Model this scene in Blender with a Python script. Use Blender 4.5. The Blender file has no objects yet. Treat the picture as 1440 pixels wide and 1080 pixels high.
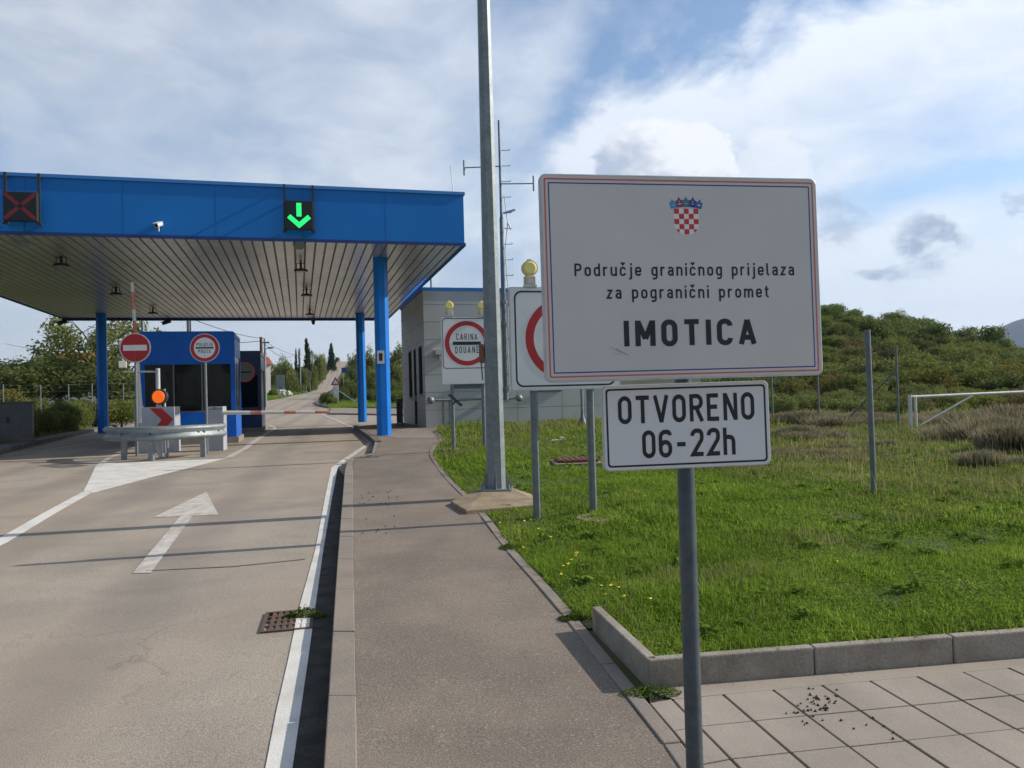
import bpy, bmesh, math, random
import numpy as np
from mathutils import Vector, Matrix
random.seed(7); rng = np.random.default_rng(11)
scene = bpy.context.scene
C = scene.collection
PI = math.pi
HAZE = .00008
# ------------------------------------------------------------------ camera
F = 1100.0; PITCH = .0174; ROLL = .027; CZ = 1.65
cam_d = bpy.data.cameras.new('camera'); cam = bpy.data.objects.new('camera', cam_d); C.objects.link(cam)
cam_d.sensor_width = 36; cam_d.lens = 36 * F / 1440; cam_d.clip_end = 20000; cam_d.clip_start = .05
cam.matrix_world = Matrix.Translation((0, 0, CZ)) @ Matrix.Rotation(PI / 2 + PITCH, 4, 'X') @ Matrix.Rotation(-ROLL, 4, 'Z')
scene.camera = cam

# ------------------------------------------------------------------ ground profile
GY = [-60, 0, 19, 21, 23, 38, 50, 75, 100, 130, 200, 330, 400, 600, 6000]
GZ = [-1.58, 0, .50, .54, .56, .60, .72, 1.1, 1.9, 3.0, 5.0, 18.8, 19.5, 5, 0]
def gz(y): return float(np.interp(y, GY, GZ))
def ray(px, py):
    u = px - 720; v = 540 - py
    u0 = u * math.cos(ROLL) + v * math.sin(ROLL); v0 = -u * math.sin(ROLL) + v * math.cos(ROLL)
    return (u0, F * math.cos(PITCH) - v0 * math.sin(PITCH), F * math.sin(PITCH) + v0 * math.cos(PITCH))
def G(px, py, off=0.0):
    """point of the ground (raised by off) seen at a surveyed photo position"""
    d = ray(px, py); sx = d[0] / d[1]; sz = d[2] / d[1]; y = 1.0
    while y < 600:
        if CZ + sz * y <= gz(y) + off: break
        y += .002 * max(y, 1)
    return (sx * y, y)
def Zp(px, py, y):
    d = ray(px, py); return Vector((d[0] / d[1] * y, y, CZ + d[2] / d[1] * y))
def smooth(a, b, x):
    t = np.clip((x - a) / (b - a), 0, 1); return t * t * (3 - 2 * t)

# ------------------------------------------------------------------ materials
def node_mat(name, col=(.5, .5, .5), rough=.6, metal=0.0, col2=None, nscale=5.0, ndetail=6, contrast=(.35, .65), bump=0.0, bscale=None,
             spec=.5, fine=None, coat=0.0):
    m = bpy.data.materials.new(name); m.use_nodes = True
    nt = m.node_tree; b = nt.nodes['Principled BSDF']
    b.inputs['Base Color'].default_value = (*col, 1); b.inputs['Roughness'].default_value = rough
    b.inputs['Metallic'].default_value = metal; b.inputs['Specular IOR Level'].default_value = spec
    b.inputs['Coat Weight'].default_value = coat
    tc = nt.nodes.new('ShaderNodeTexCoord'); out = None
    if col2 is not None:
        n = nt.nodes.new('ShaderNodeTexNoise'); n.inputs['Scale'].default_value = nscale; n.inputs['Detail'].default_value = ndetail
        nt.links.new(tc.outputs['Object'], n.inputs['Vector'])
        r = nt.nodes.new('ShaderNodeMapRange'); r.inputs[1].default_value = contrast[0]; r.inputs[2].default_value = contrast[1]
        nt.links.new(n.outputs['Fac'], r.inputs[0])
        mx = nt.nodes.new('ShaderNodeMix'); mx.data_type = 'RGBA'
        mx.inputs[6].default_value = (*col, 1); mx.inputs[7].default_value = (*col2, 1)
        nt.links.new(r.outputs[0], mx.inputs[0]); out = mx.outputs[2]
    if fine is not None:      # fine = (scale, dark factor, light factor)
        n = nt.nodes.new('ShaderNodeTexNoise'); n.inputs['Scale'].default_value = fine[0]; n.inputs['Detail'].default_value = 3
        nt.links.new(tc.outputs['Object'], n.inputs['Vector'])
        r = nt.nodes.new('ShaderNodeMapRange'); r.inputs[1].default_value = .3; r.inputs[2].default_value = .7
        r.inputs[3].default_value = fine[1]; r.inputs[4].default_value = fine[2]
        nt.links.new(n.outputs['Fac'], r.inputs[0])
        v = nt.nodes.new('ShaderNodeVectorMath'); v.operation = 'SCALE'
        if out: nt.links.new(out, v.inputs[0])
        else: v.inputs[0].default_value = col
        nt.links.new(r.outputs[0], v.inputs['Scale']); out = v.outputs[0]
    if out: nt.links.new(out, b.inputs['Base Color'])
    if bump:
        n = nt.nodes.new('ShaderNodeTexNoise'); n.inputs['Scale'].default_value = bscale or nscale * 4; n.inputs['Detail'].default_value = 4
        nt.links.new(tc.outputs['Object'], n.inputs['Vector'])
        bp = nt.nodes.new('ShaderNodeBump'); bp.inputs['Strength'].default_value = min(1, bump); bp.inputs['Distance'].default_value = .01 * max(1, bump)
        nt.links.new(n.outputs['Fac'], bp.inputs['Height']); nt.links.new(bp.outputs[0], b.inputs['Normal'])
    return m
def leaf_mat(name, c1, c2, c3=None, transl=.35, pscale=.6):
    m = bpy.data.materials.new(name); m.use_nodes = True; nt = m.node_tree
    nt.nodes.remove(nt.nodes['Principled BSDF']); out = nt.nodes['Material Output']
    geo = nt.nodes.new('ShaderNodeNewGeometry'); tc = nt.nodes.new('ShaderNodeTexCoord')
    ramp = nt.nodes.new('ShaderNodeValToRGB'); e = ramp.color_ramp.elements
    e[0].color = (*c1, 1); e[0].position = 0; e[1].color = (*c2, 1); e[1].position = .8
    if c3: k = e.new(1.0); k.color = (*c3, 1)
    noi = nt.nodes.new('ShaderNodeTexNoise'); noi.inputs['Scale'].default_value = pscale; noi.inputs['Detail'].default_value = 3
    nt.links.new(tc.outputs['Object'], noi.inputs['Vector'])
    a = nt.nodes.new('ShaderNodeMath'); a.operation = 'MULTIPLY'; a.inputs[1].default_value = .45
    nt.links.new(geo.outputs['Random Per Island'], a.inputs[0])
    b = nt.nodes.new('ShaderNodeMapRange'); b.inputs[1].default_value = .3; b.inputs[2].default_value = .7; b.inputs[4].default_value = .55
    nt.links.new(noi.outputs['Fac'], b.inputs[0])
    s = nt.nodes.new('ShaderNodeMath'); s.operation = 'ADD'; nt.links.new(a.outputs[0], s.inputs[0]); nt.links.new(b.outputs[0], s.inputs[1])
    nt.links.new(s.outputs[0], ramp.inputs[0])
    d = nt.nodes.new('ShaderNodeBsdfDiffuse'); t = nt.nodes.new('ShaderNodeBsdfTranslucent'); mx = nt.nodes.new('ShaderNodeMixShader')
    mx.inputs[0].default_value = transl
    nt.links.new(ramp.outputs[0], d.inputs[0]); nt.links.new(ramp.outputs[0], t.inputs[0])
    nt.links.new(d.outputs[0], mx.inputs[1]); nt.links.new(t.outputs[0], mx.inputs[2]); nt.links.new(mx.outputs[0], out.inputs[0])
    return m
def emit_mat(name, col, s):
    m = bpy.data.materials.new(name); m.use_nodes = True; b = m.node_tree.nodes['Principled BSDF']
    b.inputs['Base Color'].default_value = (*[c * .3 for c in col], 1)
    b.inputs['Emission Color'].default_value = (*col, 1); b.inputs['Emission Strength'].default_value = s; return m

M = {}
def asphalt(name, c1, c2, stain, sc):
    m = node_mat(name, c1, .9, 0, c2, sc, 5, (.38, .62), bump=.35, bscale=160, spec=.2, fine=(115, .66, 1.34))
    nt = m.node_tree; b = nt.nodes['Principled BSDF']; src = b.inputs['Base Color'].links[0].from_socket
    tc = nt.nodes.new('ShaderNodeTexCoord')
    def band(scale, lo, hi, col, vec_scale=(1, 1, 1), fac=1.0):
        nonlocal src
        mp = nt.nodes.new('ShaderNodeMapping'); mp.inputs['Scale'].default_value = vec_scale
        nt.links.new(tc.outputs['Object'], mp.inputs[0])
        n = nt.nodes.new('ShaderNodeTexNoise'); n.inputs['Scale'].default_value = scale; n.inputs['Detail'].default_value = 7
        n.inputs['Roughness'].default_value = .62
        nt.links.new(mp.outputs[0], n.inputs['Vector'])
        r = nt.nodes.new('ShaderNodeMapRange'); r.inputs[1].default_value = lo; r.inputs[2].default_value = hi; r.inputs[4].default_value = fac
        nt.links.new(n.outputs['Fac'], r.inputs[0])
        x = nt.nodes.new('ShaderNodeMix'); x.data_type = 'RGBA'; x.inputs[7].default_value = (*col, 1)
        nt.links.new(r.outputs[0], x.inputs[0]); nt.links.new(src, x.inputs[6]); src = x.outputs[2]
    for s in stain: band(*s)
    if name == 'asphalt':
        mp = nt.nodes.new('ShaderNodeMapping'); mp.inputs['Rotation'].default_value = (0, 0, -.20); nt.links.new(tc.outputs['Object'], mp.inputs[0])
        sx = nt.nodes.new('ShaderNodeSeparateXYZ'); nt.links.new(mp.outputs[0], sx.inputs[0])
        wn = nt.nodes.new('ShaderNodeTexNoise'); wn.inputs['Scale'].default_value = .35; wn.inputs['Detail'].default_value = 3; nt.links.new(mp.outputs[0], wn.inputs['Vector'])
        ad = nt.nodes.new('ShaderNodeMath'); ad.operation = 'MULTIPLY_ADD'; nt.links.new(wn.outputs['Fac'], ad.inputs[0]); ad.inputs[1].default_value = .9; nt.links.new(sx.outputs[0], ad.inputs[2])
        sn = nt.nodes.new('ShaderNodeMath'); sn.operation = 'SINE'; ml = nt.nodes.new('ShaderNodeMath'); ml.operation = 'MULTIPLY'; ml.inputs[1].default_value = 3.7; nt.links.new(ad.outputs[0], ml.inputs[0]); nt.links.new(ml.outputs[0], sn.inputs[0])
        r = nt.nodes.new('ShaderNodeMapRange'); r.inputs[1].default_value = .1; r.inputs[2].default_value = 1.0; r.inputs[4].default_value = .32; nt.links.new(sn.outputs[0], r.inputs[0])
        x = nt.nodes.new('ShaderNodeMix'); x.data_type = 'RGBA'; x.inputs[7].default_value = (.17, .155, .14, 1); nt.links.new(r.outputs[0], x.inputs[0]); nt.links.new(src, x.inputs[6]); src = x.outputs[2]
    vo = nt.nodes.new('ShaderNodeTexVoronoi'); vo.feature = 'DISTANCE_TO_EDGE'; vo.inputs['Scale'].default_value = .42
    wv = nt.nodes.new('ShaderNodeTexNoise'); wv.inputs['Scale'].default_value = 2.2; wv.inputs['Detail'].default_value = 6; nt.links.new(tc.outputs['Object'], wv.inputs['Vector'])
    va = nt.nodes.new('ShaderNodeVectorMath'); va.operation = 'MULTIPLY_ADD'; va.inputs[1].default_value = (.7, .7, .7); nt.links.new(wv.outputs['Color'], va.inputs[0]); nt.links.new(tc.outputs['Object'], va.inputs[2]); nt.links.new(va.outputs[0], vo.inputs['Vector'])
    r = nt.nodes.new('ShaderNodeMapRange'); r.inputs[1].default_value = .0055; r.inputs[2].default_value = .001; r.inputs[4].default_value = .22; nt.links.new(vo.outputs['Distance'], r.inputs[0])
    gk = nt.nodes.new('ShaderNodeTexNoise'); gk.inputs['Scale'].default_value = .5; nt.links.new(tc.outputs['Object'], gk.inputs['Vector']); gr_ = nt.nodes.new('ShaderNodeMapRange'); gr_.inputs[1].default_value = .5; gr_.inputs[2].default_value = .6; nt.links.new(gk.outputs['Fac'], gr_.inputs[0])
    mm = nt.nodes.new('ShaderNodeMath'); mm.operation = 'MULTIPLY'; nt.links.new(r.outputs[0], mm.inputs[0]); nt.links.new(gr_.outputs[0], mm.inputs[1])
    x = nt.nodes.new('ShaderNodeMix'); x.data_type = 'RGBA'; x.inputs[7].default_value = (.07, .062, .055, 1); nt.links.new(mm.outputs[0], x.inputs[0]); nt.links.new(src, x.inputs[6]); src = x.outputs[2]
    nt.links.new(src, b.inputs['Base Color']); return m
M['asphalt'] = asphalt('asphalt', (.385, .333, .272), (.315, .276, .230),
    [(.35, .48, .66, (.39, .305, .235), (1, .5, 1), .6), (.8, .55, .75, (.21, .19, .17), (.6, 1.6, 1), .55), (60, .66, .74, (.12, .10, .09), (1, 1, 1), .5)], 1.1)
M['path_asphalt'] = asphalt('path asphalt', (.248, .205, .163), (.198, .166, .135),
    [(.7, .52, .75, (.27, .215, .175), (1, 1, 1), .6), (.5, .5, .7, (.13, .115, .10), (1, .4, 1), .6), (75, .58, .68, (.46, .42, .37), (1, 1, 1), .8), (45, .66, .74, (.10, .085, .075), (1, 1, 1), .6)], 1.5)
M['kerb'] = node_mat('kerb concrete', (.305, .255, .205), .9, 0, (.235, .21, .185), 3, 6, bump=.3, bscale=120, spec=.2, fine=(110, .85, 1.15))
M['kerb_dark'] = node_mat('dark kerb concrete', (.20, .185, .165), .9, 0, (.13, .12, .11), 3, 6, bump=.3, bscale=120, spec=.2, fine=(110, .85, 1.15))
M['upstand'] = node_mat('upstand concrete', (.36, .32, .27), .9, 0, (.24, .21, .17), 5, 8, (.4, .7), bump=.4, bscale=90, spec=.2, fine=(80, .8, 1.15))
M['slab'] = node_mat('paving slab', (.37, .322, .272), .88, 0, (.295, .258, .218), 2.2, 7, bump=.2, bscale=140, spec=.2, fine=(120, .9, 1.1))
M['joint'] = node_mat('joint dirt', (.05, .042, .03), .95, 0, (.12, .10, .07), 20, 4)
M['gutter'] = node_mat('dark gutter asphalt', (.075, .070, .062), .9, 0, (.040, .038, .035), 6, 8, (.35, .65), bump=.5, bscale=120, fine=(110, .7, 1.35), spec=.2)
M['soil'] = node_mat('ground soil', (.13, .11, .06), .95, 0, (.07, .085, .03), 1.5, 8, bump=.6, bscale=20)
M['paint'] = node_mat('road paint', (.74, .72, .67), .7, 0, (.56, .53, .48), 3.0, 9, (.45, .75), spec=.3, fine=(90, .86, 1.08), bump=.2, bscale=150)
M['paint_worn'] = node_mat('worn road paint', (.62, .585, .53), .75, 0, (.45, .405, .355), 7, 9, (.4, .65), spec=.2, fine=(70, .8, 1.12))
M['galv'] = node_mat('galvanised steel', (.29, .325, .335), .55, .4, (.21, .24, .255), 7, 5, (.3, .7), fine=(30, .85, 1.1))
M['galv_light'] = node_mat('bright galvanised steel', (.60, .62, .62), .45, .45, (.45, .47, .48), 8, 5)
M['post_grey'] = node_mat('grey post paint', (.20, .23, .24), .5, .3, (.15, .175, .19), 12, 4)
M['post_dark'] = node_mat('dark blue-grey post', (.095, .12, .135), .45, .2, (.07, .09, .105), 14, 4, fine=(60, .9, 1.1))
M['dark_metal'] = node_mat('dark metal', (.03, .033, .038), .5, .3, (.05, .052, .055), 10, 3)
M['sign_white'] = node_mat('sign white sheeting', (.68, .665, .64), .5, 0, (.62, .61, .59), 2.5, 4)
M['sign_white_b'] = node_mat('reflective white sheeting', (.78, .785, .80), .45, 0, (.73, .735, .75), 3, 4)
M['sign_rim'] = node_mat('aluminium sign rim', (.62, .62, .60), .5, .25, (.50, .50, .49), 12, 4)
M['sign_red'] = node_mat('sign red', (.50, .022, .026), .45, 0, (.42, .018, .024), 4, 3)
M['line_red'] = node_mat('border line red', (.68, .13, .10), .5)
M['line_blue'] = node_mat('border line blue', (.045, .05, .26), .5)
M['black'] = node_mat('black lettering', (.012, .012, .014), .5, 0, (.02, .02, .022), 10, 2)
M['shield_red'] = node_mat('shield red', (.62, .035, .03), .5)
M['shield_white'] = node_mat('shield white', (.85, .84, .82), .5)
M['c_light'] = node_mat('crown light blue', (.07, .30, .62), .5); M['c_dark'] = node_mat('crown dark blue', (.03, .05, .30), .5)
M['c_plum'] = node_mat('crown plum', (.28, .04, .16), .5); M['c_teal'] = node_mat('crown teal', (.06, .20, .32), .5); M['c_mid'] = node_mat('crown mid blue', (.06, .14, .42), .5)
M['c_gold'] = node_mat('crown gold', (.7, .5, .08), .5)
M['fascia'] = node_mat('blue cladding', (.012, .175, .56), .42, 0, (.014, .20, .61), .5, 4, (.3, .7), spec=.25)
M['fascia_line'] = node_mat('fascia joint', (.007, .11, .40), .5)
M['fascia_trim'] = node_mat('pale blue trim', (.05, .24, .62), .4); M['fascia_dark'] = node_mat('dark blue trim', (.01, .04, .19), .4)
M['column'] = node_mat('blue column paint', (.008, .21, .74), .42, 0, (.007, .18, .64), 2, 5, spec=.3)
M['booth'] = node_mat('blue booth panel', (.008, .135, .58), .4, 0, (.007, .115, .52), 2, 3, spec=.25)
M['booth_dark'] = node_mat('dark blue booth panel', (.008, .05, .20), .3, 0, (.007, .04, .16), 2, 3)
M['glass'] = node_mat('dark window glass', (.008, .010, .012), .08, 0, (.014, .017, .019), 1.2, 3, spec=.28)
M['glass_pale'] = node_mat('pale window glass', (.35, .42, .42), .1, 0, (.22, .28, .30), 3, 3, spec=.7)
M['cladding'] = node_mat('grey cladding', (.47, .475, .465), .5, .05, (.42, .425, .42), 1.0, 4)
M['seam'] = node_mat('cladding seam', (.18, .185, .19), .6)
M['win_frame'] = node_mat('anthracite frame', (.05, .065, .075), .5)
M['cabinet_white'] = node_mat('light cabinet', (.42, .44, .48), .5, 0, (.36, .38, .42), 4, 3)
M['cabinet_grey'] = node_mat('grey cabinet', (.155, .165, .155), .6, 0, (.125, .135, .13), 3, 4)
M['barrier_white'] = node_mat('barrier white', (.70, .68, .64), .5, 0, (.62, .59, .55), 4, 4)
M['barrier_red'] = node_mat('barrier faded red', (.52, .13, .09), .5, 0, (.62, .22, .16), 6, 4)
M['amber'] = emit_mat('amber lens', (1.0, .16, .006), .75)
M['green_led'] = emit_mat('green signal', (.02, 1.0, .22), 1.0)
M['red_led'] = node_mat('unlit red cross', (.20, .02, .026), .5)
M['led_black'] = node_mat('signal face', (.010, .011, .014), .35)
M['yellow_lens'] = node_mat('pale yellow lens', (.90, .78, .26), .22, 0, (.84, .70, .18), 18, 3, coat=.5)
M['lamp_case'] = node_mat('beige lamp case', (.56, .50, .38), .6, 0, (.46, .41, .31), 14, 3)
M['concrete'] = node_mat('concrete', (.37, .29, .20), .9, 0, (.27, .205, .14), 5, 8, bump=.8, bscale=70, spec=.2, fine=(70, .75, 1.2))
M['rust'] = node_mat('rusty iron', (.16, .052, .03), .85, 0, (.09, .045, .03), 14, 6, bump=.5, bscale=90)
M['rust_box'] = node_mat('rust brown box', (.30, .12, .07), .7, 0, (.22, .10, .06), 14, 6)
M['grate'] = node_mat('rusty grate iron', (.14, .085, .055), .8, 0, (.085, .055, .04), 25, 5)
M['pit_shade'] = node_mat('dark pit', (.006, .005, .005), .9)
M['white_paint'] = node_mat('white painted steel', (.78, .77, .74), .5, 0, (.66, .64, .60), 6, 4)
M['bark'] = node_mat('bark', (.10, .075, .05), .95, 0, (.055, .042, .03), 12, 5, bump=.5, bscale=40)
M['stone'] = node_mat('limestone', (.62, .60, .55), .9, 0, (.38, .36, .32), 3, 7, bump=.7, bscale=20)
M['wood'] = node_mat('pole wood', (.12, .09, .07), .9, 0, (.07, .055, .045), 8, 4)
M['plaster'] = node_mat('white plaster', (.74, .72, .68), .85, 0, (.66, .63, .58), 2, 4)
M['roof_tile'] = node_mat('red roof tile', (.38, .09, .05), .85, 0, (.28, .07, .045), 5, 4)
M['orange_roof'] = node_mat('orange roof tile', (.50, .17, .06), .85, 0, (.40, .13, .05), 5, 4)
M['sign_back'] = node_mat('sign back grey', (.26, .31, .31), .6, .1, (.22, .26, .27), 3, 3)
M['blue_sign'] = node_mat('blue sign', (.03, .08, .32), .5)
M['green_sheet'] = node_mat('notice', (.6, .6, .6), .6)
M['bed_earth'] = node_mat('lawn soil', (.060, .085, .022), .95, 0, (.11, .10, .05), 1.2, 8, (.45, .65), bump=.8, bscale=30)
M['mountain'] = node_mat('mountain scrub', (.014, .026, .018), .95, 0, (.03, .04, .03), .004, 8, (.5, .8))
M['terrain'] = node_mat('hillside earth', (.050, .066, .024), .95, 0, (.085, .082, .04), .08, 8, (.42, .62), bump=1, bscale=3, fine=(2.5, .7, 1.25))
M['grass'] = leaf_mat('grass blades', (0.124, 0.213, 0.029), (0.280, 0.397, 0.058), (0.468, 0.464, 0.130), .5, 1.3)
M['clover'] = leaf_mat('small lawn leaves', (0.088, 0.165, 0.023), (0.230, 0.329, 0.052), (0.338, 0.378, 0.091), .45, 1.6)
M['grass_dry'] = leaf_mat('dry grass blades', (0.161, 0.186, 0.061), (0.299, 0.282, 0.121), (0.506, 0.444, 0.242), .45, .5)
M['weed_lawn'] = leaf_mat('lawn weed leaves', (0.088, 0.169, 0.026), (0.203, 0.305, 0.052), (0.297, 0.364, 0.091), .4, 2)
M['weed'] = leaf_mat('weed leaves', (.06, .105, .022), (.15, .21, .045), None, .35, 4)
M['heather'] = leaf_mat('brown heather', (.18, .158, .105), (.29, .265, .17), (.30, .32, .14), .45, 2.0)
M['leaf_dark'] = leaf_mat('dark evergreen leaves', (0.080, 0.106, 0.041), (0.173, 0.209, 0.073), (0.287, 0.308, 0.113), .45)
M['leaf_green'] = leaf_mat('green leaves', (0.103, 0.140, 0.040), (0.234, 0.267, 0.076), (0.387, 0.367, 0.118), .45)
M['leaf_olive'] = leaf_mat('olive leaves', (0.113, 0.146, 0.047), (0.236, 0.258, 0.086), (0.369, 0.341, 0.114), .45)
M['leaf_yellow_'] = leaf_mat('yellowing leaves', (0.131, 0.123, 0.029), (0.275, 0.217, 0.043), (0.377, 0.275, 0.065), .45)
M['leaf_yellow'] = leaf_mat('yellow-green leaves', (.13, .135, .04), (.22, .205, .06), (.30, .25, .08), .4)
M['leaf_rust'] = leaf_mat('rusty leaves', (0.123, 0.102, 0.051), (0.203, 0.160, 0.080), (0.261, 0.189, 0.087), .45)
M['cypress'] = leaf_mat('cypress leaves', (0.026, 0.050, 0.026), (0.058, 0.094, 0.043), None, .25)
M['needle'] = leaf_mat('pine needles', (0.094, 0.131, 0.051), (0.196, 0.244, 0.079), (0.277, 0.308, 0.114), .45)
M['petal'] = node_mat('yellow petals', (.85, .62, .02), .6); M['petal_white'] = node_mat('white petals', (.8, .8, .72), .6)
M['cone'] = node_mat('dark seed', (.035, .025, .018), .9)

# corrugated soffit
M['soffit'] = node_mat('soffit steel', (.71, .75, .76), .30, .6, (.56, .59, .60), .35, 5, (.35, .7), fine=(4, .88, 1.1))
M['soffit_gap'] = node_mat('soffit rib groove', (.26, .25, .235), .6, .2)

# ------------------------------------------------------------------ object helpers
def tag(o, label=None, cat=None, group=None, kind=None):
    if label: o['label'] = label
    if cat: o['category'] = cat
    if group: o['group'] = group
    if kind: o['kind'] = kind
    return o
def thing(name, label, cat, loc=(0, 0, 0), rz=0.0, group=None):
    o = bpy.data.objects.new(name, None); C.objects.link(o); o.location = loc; o.rotation_euler = (0, 0, rz)
    o.empty_display_size = .2
    return tag(o, label, cat, group)
class MB:
    def __init__(s): s.v = []; s.f = []; s.m = []; s.T = Matrix.Identity(4); s.sm = []
    def add(s, vs, fs, m=0, smooth=False):
        n = len(s.v); s.v += [tuple(s.T @ Vector(p)) for p in vs]
        for f in fs: s.f.append([n + i for i in f]); s.m.append(m); s.sm.append(smooth)
        return s
    def box(s, x0, x1, y0, y1, z0, z1, m=0):
        v = [(x, y, z) for z in (z0, z1) for y in (y0, y1) for x in (x0, x1)]
        return s.add(v, [(0, 2, 3, 1), (4, 5, 7, 6), (0, 1, 5, 4), (1, 3, 7, 5), (3, 2, 6, 7), (2, 0, 4, 6)], m)
    def cyl(s, a, b, r0, r1=None, n=12, m=0, cap=True, phase=0, smooth=True):
        r1 = r0 if r1 is None else r1
        a = Vector(a); b = Vector(b); d = (b - a).normalized()
        up = Vector((0, 0, 1)) if abs(d.z) < .95 else Vector((1, 0, 0))
        x = d.cross(up).normalized(); y = d.cross(x)
        vs = []
        for p, r in ((a, r0), (b, r1)):
            for i in range(n):
                t = 2 * PI * i / n + phase; vs.append(p + x * math.cos(t) * r + y * math.sin(t) * r)
        s.add(vs, [(i, n + i, n + (i + 1) % n, (i + 1) % n) for i in range(n)], m, smooth)
        if cap: s.add(vs, [tuple(range(n)), tuple(range(2 * n - 1, n - 1, -1))], m)
        return s
    def tube(s, pts, r, n=6, m=0):
        for a, b in zip(pts, pts[1:]): s.cyl(a, b, r, r, n, m)
        return s
    def lathe(s, prof, n=20, m=0, o=(0, 0, 0), smooth=True):   # prof: (r,z)
        vs = [(o[0] + r * math.cos(2 * PI * i / n), o[1] + r * math.sin(2 * PI * i / n), o[2] + z) for r, z in prof for i in range(n)]
        fs = [(k * n + i, k * n + (i + 1) % n, (k + 1) * n + (i + 1) % n, (k + 1) * n + i) for k in range(len(prof) - 1) for i in range(n)]
        return s.add(vs, fs, m, smooth)
    def prism(s, pts, z0, z1, m=0):        # pts in xy, extruded in z
        n = len(pts); vs = [(p[0], p[1], z0) for p in pts] + [(p[0], p[1], z1) for p in pts]
        s.add(vs, [tuple(range(n - 1, -1, -1)), tuple(range(n, 2 * n))] + [(i, (i + 1) % n, n + (i + 1) % n, n + i) for i in range(n)], m)
        return s
    def plate(s, pts, y0, y1, m=0):        # pts in xz, thickness in y (front = y0, smaller y)
        n = len(pts); vs = [(p[0], y0, p[1]) for p in pts] + [(p[0], y1, p[1]) for p in pts]
        return s.add(vs, [tuple(range(n)), tuple(range(2 * n - 1, n - 1, -1))] + [(i, n + i, n + (i + 1) % n, (i + 1) % n) for i in range(n)], m)
    def build(s, name, mats, parent=None, bevel=0):
        me = bpy.data.meshes.new(name); me.from_pydata(s.v, [], s.f)
        if not isinstance(mats, (list, tuple)): mats = [mats]
        for m in mats: me.materials.append(M[m] if isinstance(m, str) else m)
        me.polygons.foreach_set('material_index', s.m); me.polygons.foreach_set('use_smooth', s.sm); me.update()
        o = bpy.data.objects.new(name, me); C.objects.link(o)
        if parent: o.parent = parent
        if bevel:
            b = o.modifiers.new('bevel', 'BEVEL'); b.width = bevel; b.segments = 2; b.limit_method = 'ANGLE'; b.angle_limit = .9
        return o
def copy_tree(o, parent=None):
    c = o.copy(); C.objects.link(c); c.parent = parent
    for ch in o.children: copy_tree(ch, c)
    return c
def rrect(x0, x1, z0, z1, r, n=6):
    P = []
    for cx, cz, a in ((x0 + r, z0 + r, PI), (x1 - r, z0 + r, 1.5 * PI), (x1 - r, z1 - r, 0), (x0 + r, z1 - r, .5 * PI)):
        for i in range(n + 1): t = a + .5 * PI * i / n; P.append((cx + r * math.cos(t), cz + r * math.sin(t)))
    return P
def circ(cx, cz, r, n=40): return [(cx + r * math.cos(2 * PI * i / n), cz + r * math.sin(2 * PI * i / n)) for i in range(n)]
def ring(mb, outer, inner, y0, m=0):        # flat ring sheet in xz at depth y0, facing -y
    n = len(outer); vs = [(p[0], y0, p[1]) for p in outer] + [(p[0], y0, p[1]) for p in inner]
    mb.add(vs, [(i, (i + 1) % n, n + (i + 1) % n, n + i) for i in range(n)], m)
def sheet(mb, pts, y0, m=0): mb.add([(p[0], y0, p[1]) for p in pts], [tuple(range(len(pts)))], m)

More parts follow.
